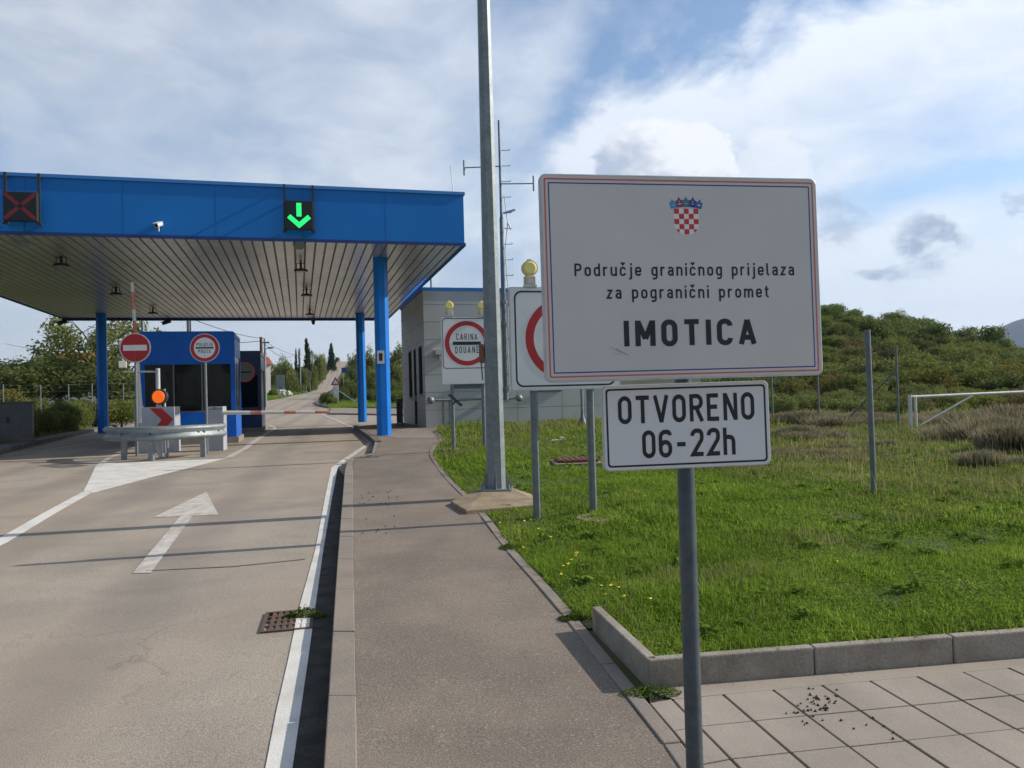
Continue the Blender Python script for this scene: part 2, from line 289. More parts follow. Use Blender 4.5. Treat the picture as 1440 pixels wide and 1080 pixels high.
# ------------------------------------------------------------------ monoline lettering
B = 'c'   # closed flag
GL = {
 'O': (3, [([(0,0),(3,0),(3,6),(0,6)], 1.5, 1)]), '0': (2.9, [([(0,0),(2.9,0),(2.9,6),(0,6)], 1.45, 1)]),
 'T': (3.2, [([(-.4,6),(3.6,6)],0,0), ([(1.6,5.5),(1.6,-.5)],0,0)]),
 'V': (3.4, [([(-.1,6.5),(1.7,-.4)],0,0), ([(3.5,6.5),(1.7,-.4)],0,0)]),
 'R': (3, [([(0,-.5),(0,6.5)],0,0), ([(.5,6),(3,6),(3,3),(.5,3)],1.45,0), ([(1.7,2.5),(3.2,-.5)],0,0)]),
 'E': (2.8, [([(0,-.5),(0,6.5)],0,0), ([(.5,6),(3,6)],0,0), ([(.5,0),(3.1,0)],0,0), ([(.5,3.1),(2.6,3.1)],0,0)]),
 'N': (3.2, [([(0,-.5),(0,6.5)],0,0), ([(3.2,-.5),(3.2,6.5)],0,0), ([(.15,6.2),(3.05,-.2)],0,0)]),
 '6': (2.9, [([(0,0),(2.9,0),(2.9,3.4),(0,3.4)],1.45,1), ([(0,1.7),(0,6),(2.9,6),(2.9,5.1)],1.45,0)]),
 '2': (2.9, [([(0,4.7),(0,6),(2.9,6),(2.9,3.8),(.1,0),(3.3,0)],[0,1.4,1.4,1.6,.01,0],0)]),
 '-': (2.6, [([(0,2.7),(2.6,2.7)],0,0)]),
 'h': (2.6, [([(0,-.5),(0,6.5)],0,0), ([(.4,4.1),(2.6,4.1),(2.6,-.5)],1.2,0)]),
 'P': (3, [([(0,-.5),(0,6.5)],0,0), ([(.5,6),(3,6),(3,2.8),(.5,2.8)],1.45,0)]),
 'I': (0, [([(0,-.5),(0,6.5)],0,0)]),
 'M': (4, [([(0,-.5),(0,6.5)],0,0), ([(4,-.5),(4,6.5)],0,0), ([(.1,6.2),(2,1.5)],0,0), ([(3.9,6.2),(2,1.5)],0,0)]),
 'C': (3, [([(3,4.7),(3,6),(0,6),(0,0),(3,0),(3,1.3)],1.5,0)]),
 'A': (3.6, [([(0,-.5),(1.8,6.3)],0,0), ([(3.6,-.5),(1.8,6.3)],0,0), ([(.8,1.4),(2.8,1.4)],0,0)]),
 'D': (3, [([(0,0),(3,0),(3,6),(0,6)],[.01,1.5,1.5,.01],1)]),
 'U': (3, [([(0,6.5),(0,0),(3,0),(3,6.5)],1.5,0)]),
 'L': (2.6, [([(0,6.5),(0,0),(2.9,0)],.01,0)]),
 'J': (2.2, [([(2.2,6.5),(2.2,0),(-.2,0)],1.3,0)]),
 'o': (2.6, [([(0,0),(2.6,0),(2.6,4.1),(0,4.1)],1.25,1)]),
 'd': (2.6, [([(0,0),(2.6,0),(2.6,4.1),(0,4.1)],1.25,1), ([(2.6,-.5),(2.6,6.5)],0,0)]),
 'r': (1.7, [([(0,-.5),(0,4.6)],0,0), ([(.1,2.6),(.1,4.1),(2.0,4.1)],1.0,0)]),
 'u': (2.6, [([(0,4.6),(0,0),(2.6,0),(2.6,1.6)],1.2,0), ([(2.6,-.5),(2.6,4.6)],0,0)]),
 'c': (2.5, [([(2.5,3),(2.5,4.1),(0,4.1),(0,0),(2.5,0),(2.5,1.1)],1.2,0)]),
 'č': (2.5, [([(2.5,3),(2.5,4.1),(0,4.1),(0,0),(2.5,0),(2.5,1.1)],1.2,0), ([(.3,7.0),(1.3,5.9),(2.3,7.0)],.01,0)]),
 'j': (1.0, [([(.9,4.6),(.9,-2.0),(-.4,-2.0)],.8,0), ([(.9,5.5),(.9,6.6)],0,0)]),
 'e': (2.6, [([(.3,2.0),(2.6,2.0),(2.6,4.1),(0,4.1),(0,0),(2.5,0),(2.5,.9)],[0,.01,1.2,1.2,1.2,.9,0],0)]),
 'g': (2.6, [([(0,0),(2.6,0),(2.6,4.1),(0,4.1)],1.25,1), ([(2.6,4.6),(2.6,-2.0),(.1,-2.0)],1.2,0)]),
 'a': (2.4, [([(.1,3.3),(.1,4.1),(2.4,4.1),(2.4,-.5)],1.0,0), ([(0,0),(2.4,0),(2.4,2.3),(0,2.3)],1.1,1)]),
 'n': (2.6, [([(0,-.5),(0,4.6)],0,0), ([(.1,2.5),(.1,4.1),(2.6,4.1),(2.6,-.5)],1.15,0)]),
 'i': (0, [([(0,-.5),(0,4.6)],0,0), ([(0,5.5),(0,6.6)],0,0)]),
 'p': (2.6, [([(0,0),(2.6,0),(2.6,4.1),(0,4.1)],1.25,1), ([(0,-2.5),(0,4.6)],0,0)]),
 'z': (2.4, [([(0,4.1),(2.4,4.1),(0,0),(2.5,0)],.01,0)]),
 'l': (.9, [([(0,6.5),(0,0),(1.2,0)],.9,0)]),
 'm': (4.6, [([(0,-.5),(0,4.6)],0,0), ([(.1,2.5),(.1,4.1),(2.3,4.1),(2.3,-.5)],1.1,0), ([(2.4,2.5),(2.4,4.1),(4.6,4.1),(4.6,-.5)],1.1,0)]),
 't': (1.8, [([(.6,6.0),(.6,0),(1.9,0)],.9,0), ([(-.4,4.1),(1.9,4.1)],0,0)]),
 ' ': (1.6, []),
}
def round_path(P, r, closed):
    n = len(P); R = r if isinstance(r, list) else [r] * n; out = []
    for i in range(n):
        p = Vector(P[i])
        if not closed and i in (0, n - 1): out.append(p); continue
        a = Vector(P[i - 1]); b = Vector(P[(i + 1) % n]); rr = R[i]
        if rr <= .02: out.append(p); continue
        da = (a - p).normalized(); db = (b - p).normalized(); ang = da.angle(db); t = rr / math.tan(ang / 2)
        lim = lambda q: (q - p).length * (.5 if True else 1)
        la = (a - p).length * (1 if (not closed and i - 1 == 0) else .5); lb = (b - p).length * (1 if (not closed and i + 1 == n - 1) else .5)
        t = min(t, la, lb); rr = t * math.tan(ang / 2)
        c = p + (da + db).normalized() * (rr / math.sin(ang / 2))
        s = p + da * t; e = p + db * t
        a0 = math.atan2(s.y - c.y, s.x - c.x); a1 = math.atan2(e.y - c.y, e.x - c.x); dd = (a1 - a0 + PI) % (2 * PI) - PI
        for k in range(9): th = a0 + dd * k / 8; out.append(c + Vector((math.cos(th), math.sin(th))) * rr)
    res = [out[0]]
    for q in out[1:]:
        if (q - res[-1]).length > 1e-4: res.append(q)
    if closed and (res[0] - res[-1]).length < 1e-4: res.pop()
    return res
def stroke(mb, P, r, closed, w, fx, y0, m=0):
    P = round_path(P, r, closed); n = len(P); L = []; Rr = []
    for i in range(n):
        a = P[i - 1] if (i > 0 or closed) else None; b = P[(i + 1) % n] if (i < n - 1 or closed) else None
        d1 = (P[i] - a).normalized() if a is not None else None; d2 = (b - P[i]).normalized() if b is not None else None
        if d1 is None: d1 = d2
        if d2 is None: d2 = d1
        nn = Vector((-(d1 + d2).y, (d1 + d2).x)).normalized(); n1 = Vector((-d1.y, d1.x)); k = w / 2 / max(.35, nn.dot(n1))
        L.append(P[i] + nn * k); Rr.append(P[i] - nn * k)
    vs = [(*fx(p),) for p in L] + [(*fx(p),) for p in Rr]
    vs = [(v[0], y0, v[1]) for v in vs]
    mb.add(vs, [(i, n + i, n + (i + 1) % n, (i + 1) % n) for i in range(n if closed else n - 1)], m)
def text(mb, s, x0, x1, zb, cap, y0, wt=1.0, m=0, xs=None, skew=0.0):
    """text fitted between x0 and x1, cap height cap, baseline zb"""
    k = cap / 7.0; ws = [GL[c][0] for c in s]
    xs = xs or k
    adv = sum(ws) * xs + len(s) * xs * wt; gap = ((x1 - x0) - adv) / (len(s) - 1); x = x0
    lay = 0
    for c, w in zip(s, ws):
        for st in GL[c][1]:
            X = x + xs * wt / 2
            stroke(mb, st[0], st[1], bool(st[2]), wt, lambda p: (X + p.x * xs, zb + (p.y + .5) * k + skew * (X + p.x * xs)), y0 - .00025 * (lay % 3), m); lay += 1
        x += w * xs + xs * wt + gap

# ------------------------------------------------------------------ draped ground sheets
CUTS = [19, 20, 21, 22, 23, 30, 38, 44, 50, 62, 75, 87, 100, 115, 130, 165, 200, 240, 280, 330, 360, 400]
def drape(name, poly, off, mat, thick=0.0, zf=None, cuts=CUTS, kind='structure', label=None, extra_cut=None):
    bm = bmesh.new(); vs = [bm.verts.new((p[0], p[1], 0)) for p in poly]; f = bm.faces.new(vs)
    bm.normal_update()
    if f.normal.z < 0: f.normal_flip()
    bmesh.ops.triangulate(bm, faces=bm.faces[:])
    for c in cuts:
        bmesh.ops.bisect_plane(bm, geom=bm.verts[:] + bm.edges[:] + bm.faces[:], plane_co=(0, c, 0), plane_no=(0, 1, 0))
    for nrm, cs in (extra_cut or []):
        for c in cs: bmesh.ops.bisect_plane(bm, geom=bm.verts[:] + bm.edges[:] + bm.faces[:], plane_co=(nrm[0] * c, nrm[1] * c, 0), plane_no=(*nrm, 0))
    if thick:
        be = [e for e in bm.edges if len(e.link_faces) == 1]
        r = bmesh.ops.extrude_edge_only(bm, edges=be); low = {v for v in r['geom'] if isinstance(v, bmesh.types.BMVert)}
    else: low = set()
    for v in bm.verts:
        o = zf(v.co.x, v.co.y) if zf else off
        v.co.z = gz(v.co.y) + o - (thick if v in low else 0)
    bmesh.ops.recalc_face_normals(bm, faces=bm.faces[:])
    me = bpy.data.meshes.new(name); bm.to_mesh(me); bm.free(); me.materials.append(M[mat])
    if me.polygons and sum(p.normal.z * p.area for p in me.polygons) < 0: me.flip_normals()
    o = bpy.data.objects.new(name, me); C.objects.link(o)
    if kind: o['kind'] = kind
    if label: o['label'] = label
    return o

far_l = [G(376, 563.5), G(392, 561), G(410, 557.5), G(433, 552), G(446, 544), G(457, 532), G(466, 516), (Zp(473.5, 508, 330).x, 330)]
far_r = [(Zp(490, 508, 330).x, 330), G(485, 516), G(476, 530), (G(468, 546)[0], G(468, 546)[1]), G(458, 553), G(447, 562), G(443, 568)]
# far hillside rise on the right, low rise on the left
def hill(x, y):
    s_ = x / np.maximum(y, 20.)
    A = np.interp(s_, [-9, .04, .30, .40, .47, .52, .58, .61, .655, .75, 1.3, 9], [0, 0, 9.6, 9.8, 7.9, 6.4, 4.3, 3.4, 1.4, .8, 0, 0])
    h = A * smooth(46, 138, y) * (1 - smooth(165, 300, y))
    h = h + 1.0 * smooth(26, 60, y) * smooth(9, 22, x) * (1 - smooth(90, 130, y))
    h = h + .50 * smooth(3, 11, -x - 19 - (y - 36) * .36) * smooth(25, 45, y)
    return h
def gnd(x, y): return gz(y) + float(hill(x, y))
xs = np.unique(np.concatenate([np.linspace(-6000, -300, 14), np.linspace(-300, -60, 20), np.linspace(-60, 60, 81), np.linspace(60, 300, 36), np.linspace(300, 6000, 14)]))
ys = np.unique(np.concatenate([np.linspace(-400, -20, 8), np.linspace(-20, 110, 88), np.linspace(110, 420, 80), np.linspace(420, 6000, 24)]))
X, Y = np.meshgrid(xs, ys)
Z = np.interp(Y, GY, GZ) + hill(X, Y) - .07
n0 = np.sin(X * .31 + 1.3) * np.sin(Y * .23) * .25 + np.sin(X * .11 + Y * .07) * .6
_c = sorted([(p[1], p[0]) for p in (far_l[1], far_l[3], far_l[4], far_l[5], far_l[6], far_l[7])]); xr_ = np.interp(Y, [70, 90] + [c_[0] for c_ in _c] + [420], [-20, -26] + [c_[1] + 2.5 for c_ in _c] + [_c[-1][1] - 18]); rd_ = np.abs(X - xr_)
Z += n0 * smooth(90, 200, np.abs(X) + Y) * smooth(8, 20, rd_)
Z -= 9 * smooth(7, 45, rd_) * smooth(190, 320, Y) * (1 - smooth(600, 1200, Y)) + .12 * (1 - smooth(3, 6, rd_)) * smooth(60, 70, Y)
nx, ny = len(xs), len(ys)
idx = np.arange(nx * ny).reshape(ny, nx)
fc = np.stack([idx[:-1, :-1], idx[:-1, 1:], idx[1:, 1:], idx[1:, :-1]], -1).reshape(-1, 4)
me = bpy.data.meshes.new('ground'); me.from_pydata(np.stack([X, Y, Z], -1).reshape(-1, 3).tolist(), [], fc.tolist()); me.materials.append(M['terrain'])
o = bpy.data.objects.new('ground', me); C.objects.link(o); o['kind'] = 'structure'
for p in me.polygons: p.use_smooth = True

# mountains
def mountain(name, az0, az1, dist, prof, depth=900):
    n = 90; vs = []; fs = []
    rr = random.Random(name)
    ph = [rr.random() * 6 for _ in range(6)]
    for j in range(12):
        t = j / 11
        for i in range(n):
            a = az0 + (az1 - az0) * i / (n - 1); d = dist + depth * t
            h = np.interp(a, [p[0] for p in prof], [p[1] for p in prof]) * dist
            h += dist * .0016 * sum(math.sin(a * (60 + 47 * k) + ph[k] + t * 3 * k) / (k + 1) for k in range(5)) * min(1, h / (dist * .02))
            z = -40 + (h + 40) * math.sin(min(t * 1.35, 1) * PI / 2)
            vs.append((math.tan(a) * d, d, z))
    for j in range(11):
        for i in range(n - 1): k = j * n + i; fs.append((k, k + 1, k + n + 1, k + n))
    m = MB(); m.add(vs, fs, 0, True); o = m.build(name, 'mountain'); o['kind'] = 'structure'
def az(px): return math.atan((px - 720 + 10) / F)
mountain('hills', az(1180), az(1900), 4300, [(az(1180), .0), (az(1290), .052), (az(1368), .068), (az(1400), .086), (az(1450), .102), (az(1560), .106), (az(1900), .05)])
mountain('hills', az(-260), az(420), 6000, [(az(-500), .075), (az(-60), .075), (az(-5), .068), (az(12), .058), (az(45), .078), (az(75), .075), (az(130), .05), (az(300), .02), (az(420), 0)])

# road
kin = [G(455, 1080, .12), G(461, 989, .12), G(474, 794, .12), G(485, 660, .12), G(490, 645, .12)]
kout = [G(502, 1080, .12), G(501, 989, .12), G(497, 794, .12), G(496, 660, .12), G(498, 645, .12)]
def ext(a, b, y): t = (y - a[1]) / (b[1] - a[1]); return (a[0] + (b[0] - a[0]) * t, y)
kin0 = ext(kin[1], kin[0], -4); kout0 = ext(kout[1], kout[0], -4); kout0 = (kin0[0] + (kout[0][0] - kin[0][0]), -4)
notch = G(527, 621, .12); nback = G(497, 599, .12)
road_poly = [(-4.4, -4), (-8.5, 8), (-13.27, 20.2), (-19.42, 36.3), (-25, 55), (far_l[0][0], far_l[0][1]), (far_l[1][0], far_l[1][1]), (far_r[5][0], far_r[5][1]), (far_r[6][0], far_r[6][1]),
             (14, 72), (16, 46), (2.0, 34.8), (nback[0] + 2, nback[1] + 2.5), (nback[0] + .2, nback[1] + .2), (notch[0] + .1, notch[1]), (kin[4][0] + .1, kin[4][1]), (kin[3][0] + .06, kin[3][1]),
             (kin[2][0] + .05, kin[2][1]), (kin[1][0] + .05, kin[1][1]), (kin[0][0] + .05, kin[0][1]), (kin0[0] + .05, -4)]
drape('road', road_poly, 0, 'asphalt')
fr = far_l[1:] + [(far_l[-1][0] - 17, 395)] + [(far_r[0][0] - 17, 395)] + far_r[:6]
drape('road', fr, .03, 'asphalt')

# kerb stones along the lane
def kerb_run(name, inner, outer, off, mat, step=1.0, h=.22, gap=.008, n_max=80):
    def resample(P):
        L = [0]
        for a, b in zip(P, P[1:]): L.append(L[-1] + math.dist(a, b))
        return L
    Li = resample(inner); Lo = resample(outer); N = max(1, int(round(Li[-1] / step)))
    def at(P, L, s):
        s *= L[-1]; k = max(0, min(len(P) - 2, int(np.searchsorted(L, s)) - 1)); t = (s - L[k]) / max(1e-6, L[k + 1] - L[k])
        return (P[k][0] + (P[k + 1][0] - P[k][0]) * t, P[k][1] + (P[k + 1][1] - P[k][1]) * t)
    mb = MB(); g = gap / Li[-1] / 2
    for i in range(N):
        s0 = i / N + g; s1 = (i + 1) / N - g; q = [at(inner, Li, s0), at(inner, Li, s1), at(outer, Lo, s1), at(outer, Lo, s0)]
        dz = random.uniform(-.003, .003)
        t = [(p[0], p[1], gz(p[1]) + off + dz) for p in q]; b = [(p[0], p[1], gz(p[1]) + off - h) for p in q]
        mb.add(t + b, [(0, 1, 2, 3), (7, 6, 5, 4), (0, 4, 5, 1), (1, 5, 6, 2), (2, 6, 7, 3), (3, 7, 4, 0)])
    o = mb.build(name, mat, bevel=.006); o['kind'] = 'structure'; return o
kerb_run('kerb', [kin0] + kin[:4], [kout0] + kout[:4], .12, 'kerb', 1.0)
kerb_run('kerb', [kin[3], kin[4], (kin[4][0] + .25, kin[4][1] + 1.2), notch], [kout[3], kout[4], (kout[4][0] + .22, kout[4][1] + 1.1), (notch[0] + .15, notch[1] - .25)], .112, 'kerb', .8)
kerb_run('kerb', [notch, nback], [(notch[0] + .16, notch[1] + .05), (nback[0] + .16, nback[1] + .05)], .14, 'kerb_dark', 1.0)  # darker concrete puts the shade on this kerb face into its colour

# footpath
edge = [G(968, 1057, .12), G(916, 996, .12), G(826, 885, .12), G(777, 830, .12), G(722, 772, .12), G(685, 725, .12), G(661, 699, .12), G(642, 682, .12), G(622, 660, .12),
        G(609, 641, .12), G(609, 632, .12), G(622, 620, .12), G(620, 611, .12), G(612, 606.5, .12)]
edge0 = (edge[0][0] + .85, -4)
def offset_line(P, d):
    out = []
    for i, p in enumerate(P):
        a = Vector(P[max(0, i - 1)]); b = Vector(P[min(len(P) - 1, i + 1)]); t = (b - a).normalized(); out.append((p[0] + t.y * d, p[1] - t.x * d))
    return out
ew = .075
edge_in = offset_line([edge0] + edge, -ew)
path_poly = [kout0] + kout[:4] + [kout[4], (kout[4][0] + .22, kout[4][1] + 1.1), (notch[0] + .15, notch[1] - .25), (notch[0] + .17, notch[1] + .05), (nback[0] + .17, nback[1] + .05),
             (-4.75, 33.5), (-2.6, 28.2)] + [edge_in[-1]] + edge_in[-2:0:-1] + [edge_in[0]]
drape('footpath', path_poly, .116, 'path_asphalt', thick=.15)
kerb_run('kerb', edge_in, [edge0] + edge, .124, 'kerb', .9, h=.2)
# paler apron patch by the building
drape('footpath', [G(534, 611, .12), G(560, 617, .12), G(612, 616, .12), G(606, 606, .12), G(575, 602, .12)], .121, 'kerb')

# raised planter upstand
c0 = Vector(G(833, 885, .12)); cc = Vector(G(913, 968, .12)); c2 = Vector(G(1140, 951, .12)); c3 = Vector(G(1440, 924, .12))
c4 = cc + (c3 - cc).normalized() * 6.0
dv = (cc - c0).normalized(); du = (c3 - cc).normalized()
def wall(name, a, b, w, off0, off1, side, label):
    d = (b - a).normalized(); n = Vector((-d.y, d.x)) * w * side
    q = [a, b, b + n, a + n]; mb = MB()
    t = [(p.x, p.y, gz(p.y) + off1) for p in q]; l = [(p.x, p.y, gz(p.y) + off0) for p in q]
    mb.add(t + l, [(0, 1, 2, 3), (7, 6, 5, 4), (0, 4, 5, 1), (1, 5, 6, 2), (2, 6, 7, 3), (3, 7, 4, 0)])
    o = mb.build(name, 'upstand', bevel=.008); tag(o, label, 'concrete edging', 'concrete edging stones round the lawn corner')
wall('edging_stone', c0, cc - dv * .004, .055, .02, .255, 1, 'short concrete edging stone running along the footpath to the lawn corner')
L = (c3 - cc).length; seg = [0, .86, 1.62, 2.4, 3.3]
lbl = ['concrete edging stone at the lawn corner, directly behind the big sign post', 'concrete edging stone right of the corner stone, along the slabs', 'concrete edging stone at the right edge of the photo', None]
for i in range(3):
    wall('edging_stone', cc + du * (seg[i] + .003), cc + du * (seg[i + 1] - .003), .055, .02, .255, 1, lbl[i])

drape('verge', [(c0.x - .14, c0.y + .45), (c0.x + .12, c0.y + .45), (c0.x + .04, c0.y - .02), (cc.x + .02, cc.y + .02), (cc.x - .08, cc.y + .05)], .108, 'bed_earth')
# paving slabs
sd = Vector((.19, -.98)).normalized(); st = Vector((.985, .15)).normalized()
drape('paving_bed', [(edge[1][0] + .0, edge[1][1] + .02), (edge[0][0], edge[0][1]), (edge0[0], -4), (8, -4), (8, 5.2), (c3.x, c3.y + .02), (cc.x, cc.y + .02)], .108, 'joint')
mb = MB(); o0 = Vector((.715, 3.69))
for i in range(-1, 22):
    for j in range(0, 20):
        p = o0 + st * (.252 * i) + sd * (.297 * j)
        a, b, c, d = p, p + st * .2405, p + st * .2405 + sd * .290, p + sd * .290
        cx = (a + c) / 2
        # keep inside the strip right of the footpath edging
        def xedge(y): 
            P = [edge0] + edge; return float(np.interp(y, [q[1] for q in P], [q[0] for q in P]))
        if min(q.x - xedge(q.y) for q in (a, b, c, d)) < -.02 and max(q.x - xedge(q.y) for q in (a, b, c, d)) < .06: continue
        q = [Vector((max(v.x, xedge(v.y) + .012), v.y)) for v in (a, b, c, d)]
        dz = random.uniform(-.0015, .0015)
        t = [(v.x, v.y, gz(v.y) + .122 + dz) for v in q]; l = [(v.x, v.y, gz(v.y) + .09) for v in q]
        mb.add(t + l, [(3, 2, 1, 0), (0, 1, 5, 4), (1, 2, 6, 5), (2, 3, 7, 6), (3, 0, 4, 7)], 0)
ob = mb.build('paving_slabs', 'slab', bevel=.003); ob['kind'] = 'structure'
# narrow strip of infill between slabs and upstand
drape('paving_infill', [(cc.x - .02, cc.y - .004), (cc.x + du.x * 6, cc.y + du.y * 6 - .004), (o0.x + st.x * 5.5, o0.y + st.y * 5.5 + .006), (o0.x + .0, o0.y + .006)], .1185, 'slab')

# lawn
fe = Vector((-3.0, 27.35))
lawn_poly = [tuple(p) for p in edge[2:]] + [(-3.05, 27.3), (4.5, 29.4), (9, 34), (48, 36), (48, 4.5), (c4.x, c4.y + .03), (cc.x + .03, cc.y + .05), (c0.x + .04, c0.y)]
lawn_poly[0] = (edge[2][0] + .005, edge[2][1] + .01)
def lawn_z(x, y):
    a = float(smooth(-.2, .9, x - xedge(min(y, 27)))) if y < 28 else 1
    base = .105 + .035 * a + .02 * math.sin(x * 1.7 + y * .6) * a
    r = float(smooth(2.2, .2, y - (3.85 + .12 * x))) * float(smooth(.3, .7, x)); return base + .085 * r + float(hill(x, y))
drape('lawn', lawn_poly, 0, 'bed_earth', zf=lawn_z, extra_cut=[((0, 1), list(np.arange(4, 36, .7))), ((1, 0), list(np.arange(-3, 48, .9)))])

# left verge
verge = [(-13.35, 20.2), (-19.5, 36.3), (-25.1, 55), (-30, 75), (-60, 75), (-60, 10), (-11, 10), (-9.2, 8)]
drape('verge', verge, 0, 'bed_earth', zf=lambda x, y: .10 + float(hill(x, y)), extra_cut=[((1, 0), list(np.arange(-58, -12, 2.0))), ((0, 1), list(np.arange(10, 75, 2.5)))])
kerb_run('kerb', [(-11.3, 14), (-13.27, 20.2), (-19.42, 36.3), (-25, 55)], [(-11.9, 14), (-13.9, 20.2), (-20.05, 36.3), (-25.6, 55)], .13, 'kerb_dark', 1.2, h=.2)
# far kerbed islands beyond the canopy
isl = [G(463, 583), G(560, 584.5), G(600, 584), G(600, 577), G(520, 576), G(466, 575)]
drape('footpath', isl, .11, 'kerb', thick=.16)
isl2 = [G(442, 567.5), G(447, 571), G(458, 573.5), G(520, 575.2), G(590, 575.5), (6, 95), G(470, 556.5), G(452, 559)]
drape('kerb', isl2, .15, 'kerb_dark', thick=.22)
isl3 = [(p[0] * .985 - .1, p[1] + .45) for p in isl2]
drape('verge', isl3, .17, 'bed_earth')

# road markings
def paint(pts, mat='paint', off=.005, name='road_marking'): drape(name, pts, off, mat)
line_l = [G(366, 1080 + 40), G(389, 1000), G(405, 930), G(420, 858), G(443, 775), G(457, 700), G(466, 658), G(484, 645)]
line_r = [G(486.5, 649.5), G(475, 658), G(467, 700), G(454.5, 775), G(443, 858), G(433, 930), G(423, 1000), G(406, 1120)]
line_r = [(p[0] + .0, p[1]) for p in line_r]
paint([(line_l[0][0] + .05, -3)] + line_l + line_r + [(line_r[-1][0] + .05, -3)], 'paint')
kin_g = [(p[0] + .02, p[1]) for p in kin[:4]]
drape('gutter', line_r[1:][::-1] + [(kin[3][0] + .02, kin[3][1] - .1)] + kin_g[2::-1] + [(kin0[0] + .02, -3), (line_r[-1][0] + .05, -3)], .0035, 'gutter')  # darker asphalt strip between the edge line and the kerb
def strip(pts, w, mat='paint', off=.005):
    P = [Vector(p) for p in pts]; L = []; R = []
    for i, p in enumerate(P):
        d = (P[min(i + 1, len(P) - 1)] - P[max(i - 1, 0)]).normalized(); nn = Vector((-d.y, d.x)); ww = w[i] if isinstance(w, list) else w
        L.append(p + nn * ww / 2); R.append(p - nn * ww / 2)
    paint([tuple(p) for p in L] + [tuple(p) for p in R[::-1]], mat, off)
strip([G(486, 646.5), G(521, 623.5), G(517, 619.5), G(497, 601.5), G(474, 591), G(452, 582)], .13, 'paint_worn', .008)
paint([G(117, 691.5), G(124, 678), G(134, 656.5), G(150, 651), G(165, 651.5), G(311, 645.5), G(323, 643.5), G(272, 657), G(218, 670.5), G(130, 694)], 'paint')
strip([G(-130, 827), G(-2, 764), G(70, 722), G(124, 692)], .17, 'paint')
strip([G(320, 644), G(345, 631), G(383, 604.5)], .16, 'paint_worn', .007)
strip([G(384, 605), G(387, 602), G(379, 598)], .13, 'paint_worn')
strip([G(138, 656), G(152, 645), G(168, 638.5)], .12, 'paint_worn', .007)
strip([G(0, 641), G(60, 634), G(133, 622)], .12, 'paint_worn')
strip([G(405, 605.5), G(510, 607)], .10, 'paint_worn'); strip([G(383, 620), G(420, 618.5)], .2, 'paint_worn')
strip([G(-260, 905), G(-60, 900)], .2, 'paint_worn')
paint([G(290.5, 692), G(307, 724), G(271, 726), G(212, 806.5), G(186, 806.5), G(253, 727), G(216, 728)], 'paint_worn')
# repaired asphalt patches and joints
for p in ([G(52, 655), G(90, 651), G(125, 655), G(88, 659)],):
    drape('road', p, .004, 'kerb_dark')
strip([G(428, 637), G(450, 636), G(480, 635.5)], .035, 'kerb_dark', .006)
strip([G(205, 803), G(330, 797), G(430, 787)], .03, 'kerb', .006)

# ------------------------------------------------------------------ drain grate
ga, gb = Vector(G(365, 892)), Vector(G(439, 890)); gc = Vector(G(374, 864)); uy_ = (gc - ga).normalized(); ux = Vector((uy_.y, -uy_.x)); wx = (gb - ga).dot(ux); dy = (gc - ga).length
t = thing('drain_grate', 'rusty square drain grate in the lane by the white edge line', 'drain', (ga.x, ga.y, gz(ga.y) - .003), math.atan2(ux.y, ux.x))
tilt = math.atan(.0264)
t.rotation_euler = (tilt, 0, math.atan2(ux.y, ux.x))
MB().box(0, wx, 0, dy, .001, .003).build('pit_shade', 'pit_shade', t)  # thin black sheet stands in for the shade down the drain
fr_ = MB(); b = .022
fr_.box(0, wx, 0, b, .0035, .016); fr_.box(0, wx, dy - b, dy, .0035, .016); fr_.box(0, b, b, dy - b, .0035, .016); fr_.box(wx - b, wx, b, dy - b, .0035, .016)
fr_.build('frame', 'grate', t)
nb = 7
g1 = MB(); g2 = MB()
for i in range(1, nb):
    x = b + (wx - 2 * b) * i / nb; (g1 if x < wx * .66 else g2).box(x - .011, x + .011, b, dy - b, .004, .0145)
xm = b + (wx - 2 * b) * 4.68 / nb
for j in range(1, 4):
    y = b + (dy - 2 * b) * j / 4; g1.box(b, xm, y - .010, y + .010, .0042, .0150); g2.box(xm, wx - b, y - .010, y + .010, .0042, .0150)
g1.build('bars', 'grate', t); tag(g2.build('bars', 'paint', t), 'bars painted over with the white line')

# ------------------------------------------------------------------ canopy
YAW = math.atan2(2.9, 10.57) * .99
cX = Vector((math.cos(YAW), math.sin(YAW))); cY = Vector((-math.sin(YAW), math.cos(YAW)))
FR = Vector((-1.18, 20.93)); CW = 14.6; CL = 18.6; SZ = 5.77
can = thing('canopy', 'large flat blue canopy with ribbed metal soffit spanning the border lanes', 'canopy', (FR.x, FR.y, 0), YAW)
# local: x from -CW..0, y 0..CL
mb = MB(); TH = 1.40
mb.box(-CW, 0, -.04, .0, SZ, SZ + TH); mb.box(-CW, -CW + .04, .0, CL, SZ, SZ + TH); mb.box(-.04, 0, 0, CL, SZ, SZ + TH); mb.box(-CW, 0, CL, CL + .04, SZ + .05, SZ + TH)
mb.build('fascia', 'fascia', can)
mb = MB(); mb.box(-CW - .03, .03, -.08, -.041, SZ + TH - .06, SZ + TH + .02); mb.box(.001, .035, -.08, CL, SZ + TH - .06, SZ + TH + .02); mb.build('fascia_trim', 'fascia_trim', can)
mb = MB(); mb.box(-CW - .03, .03, -.07, -.041, SZ - .03, SZ + .05); mb.box(.001, .03, -.07, CL, SZ - .03, SZ + .05); mb.box(-CW - .03, -CW - .001, -.07, CL + .1, SZ - .03, SZ + .05); mb.box(-CW, 0, CL + .041, CL + .09, SZ - .12, SZ + .03); mb.build('fascia_trim', 'fascia_dark', can)
mb = MB()
for i in range(1, 7): x = -CW + CW * i / 7; MB().box(x - .006, x + .006, -.0425, -.0405, SZ + .06, SZ + TH - .07).build('fascia_seam', 'fascia_line', can)
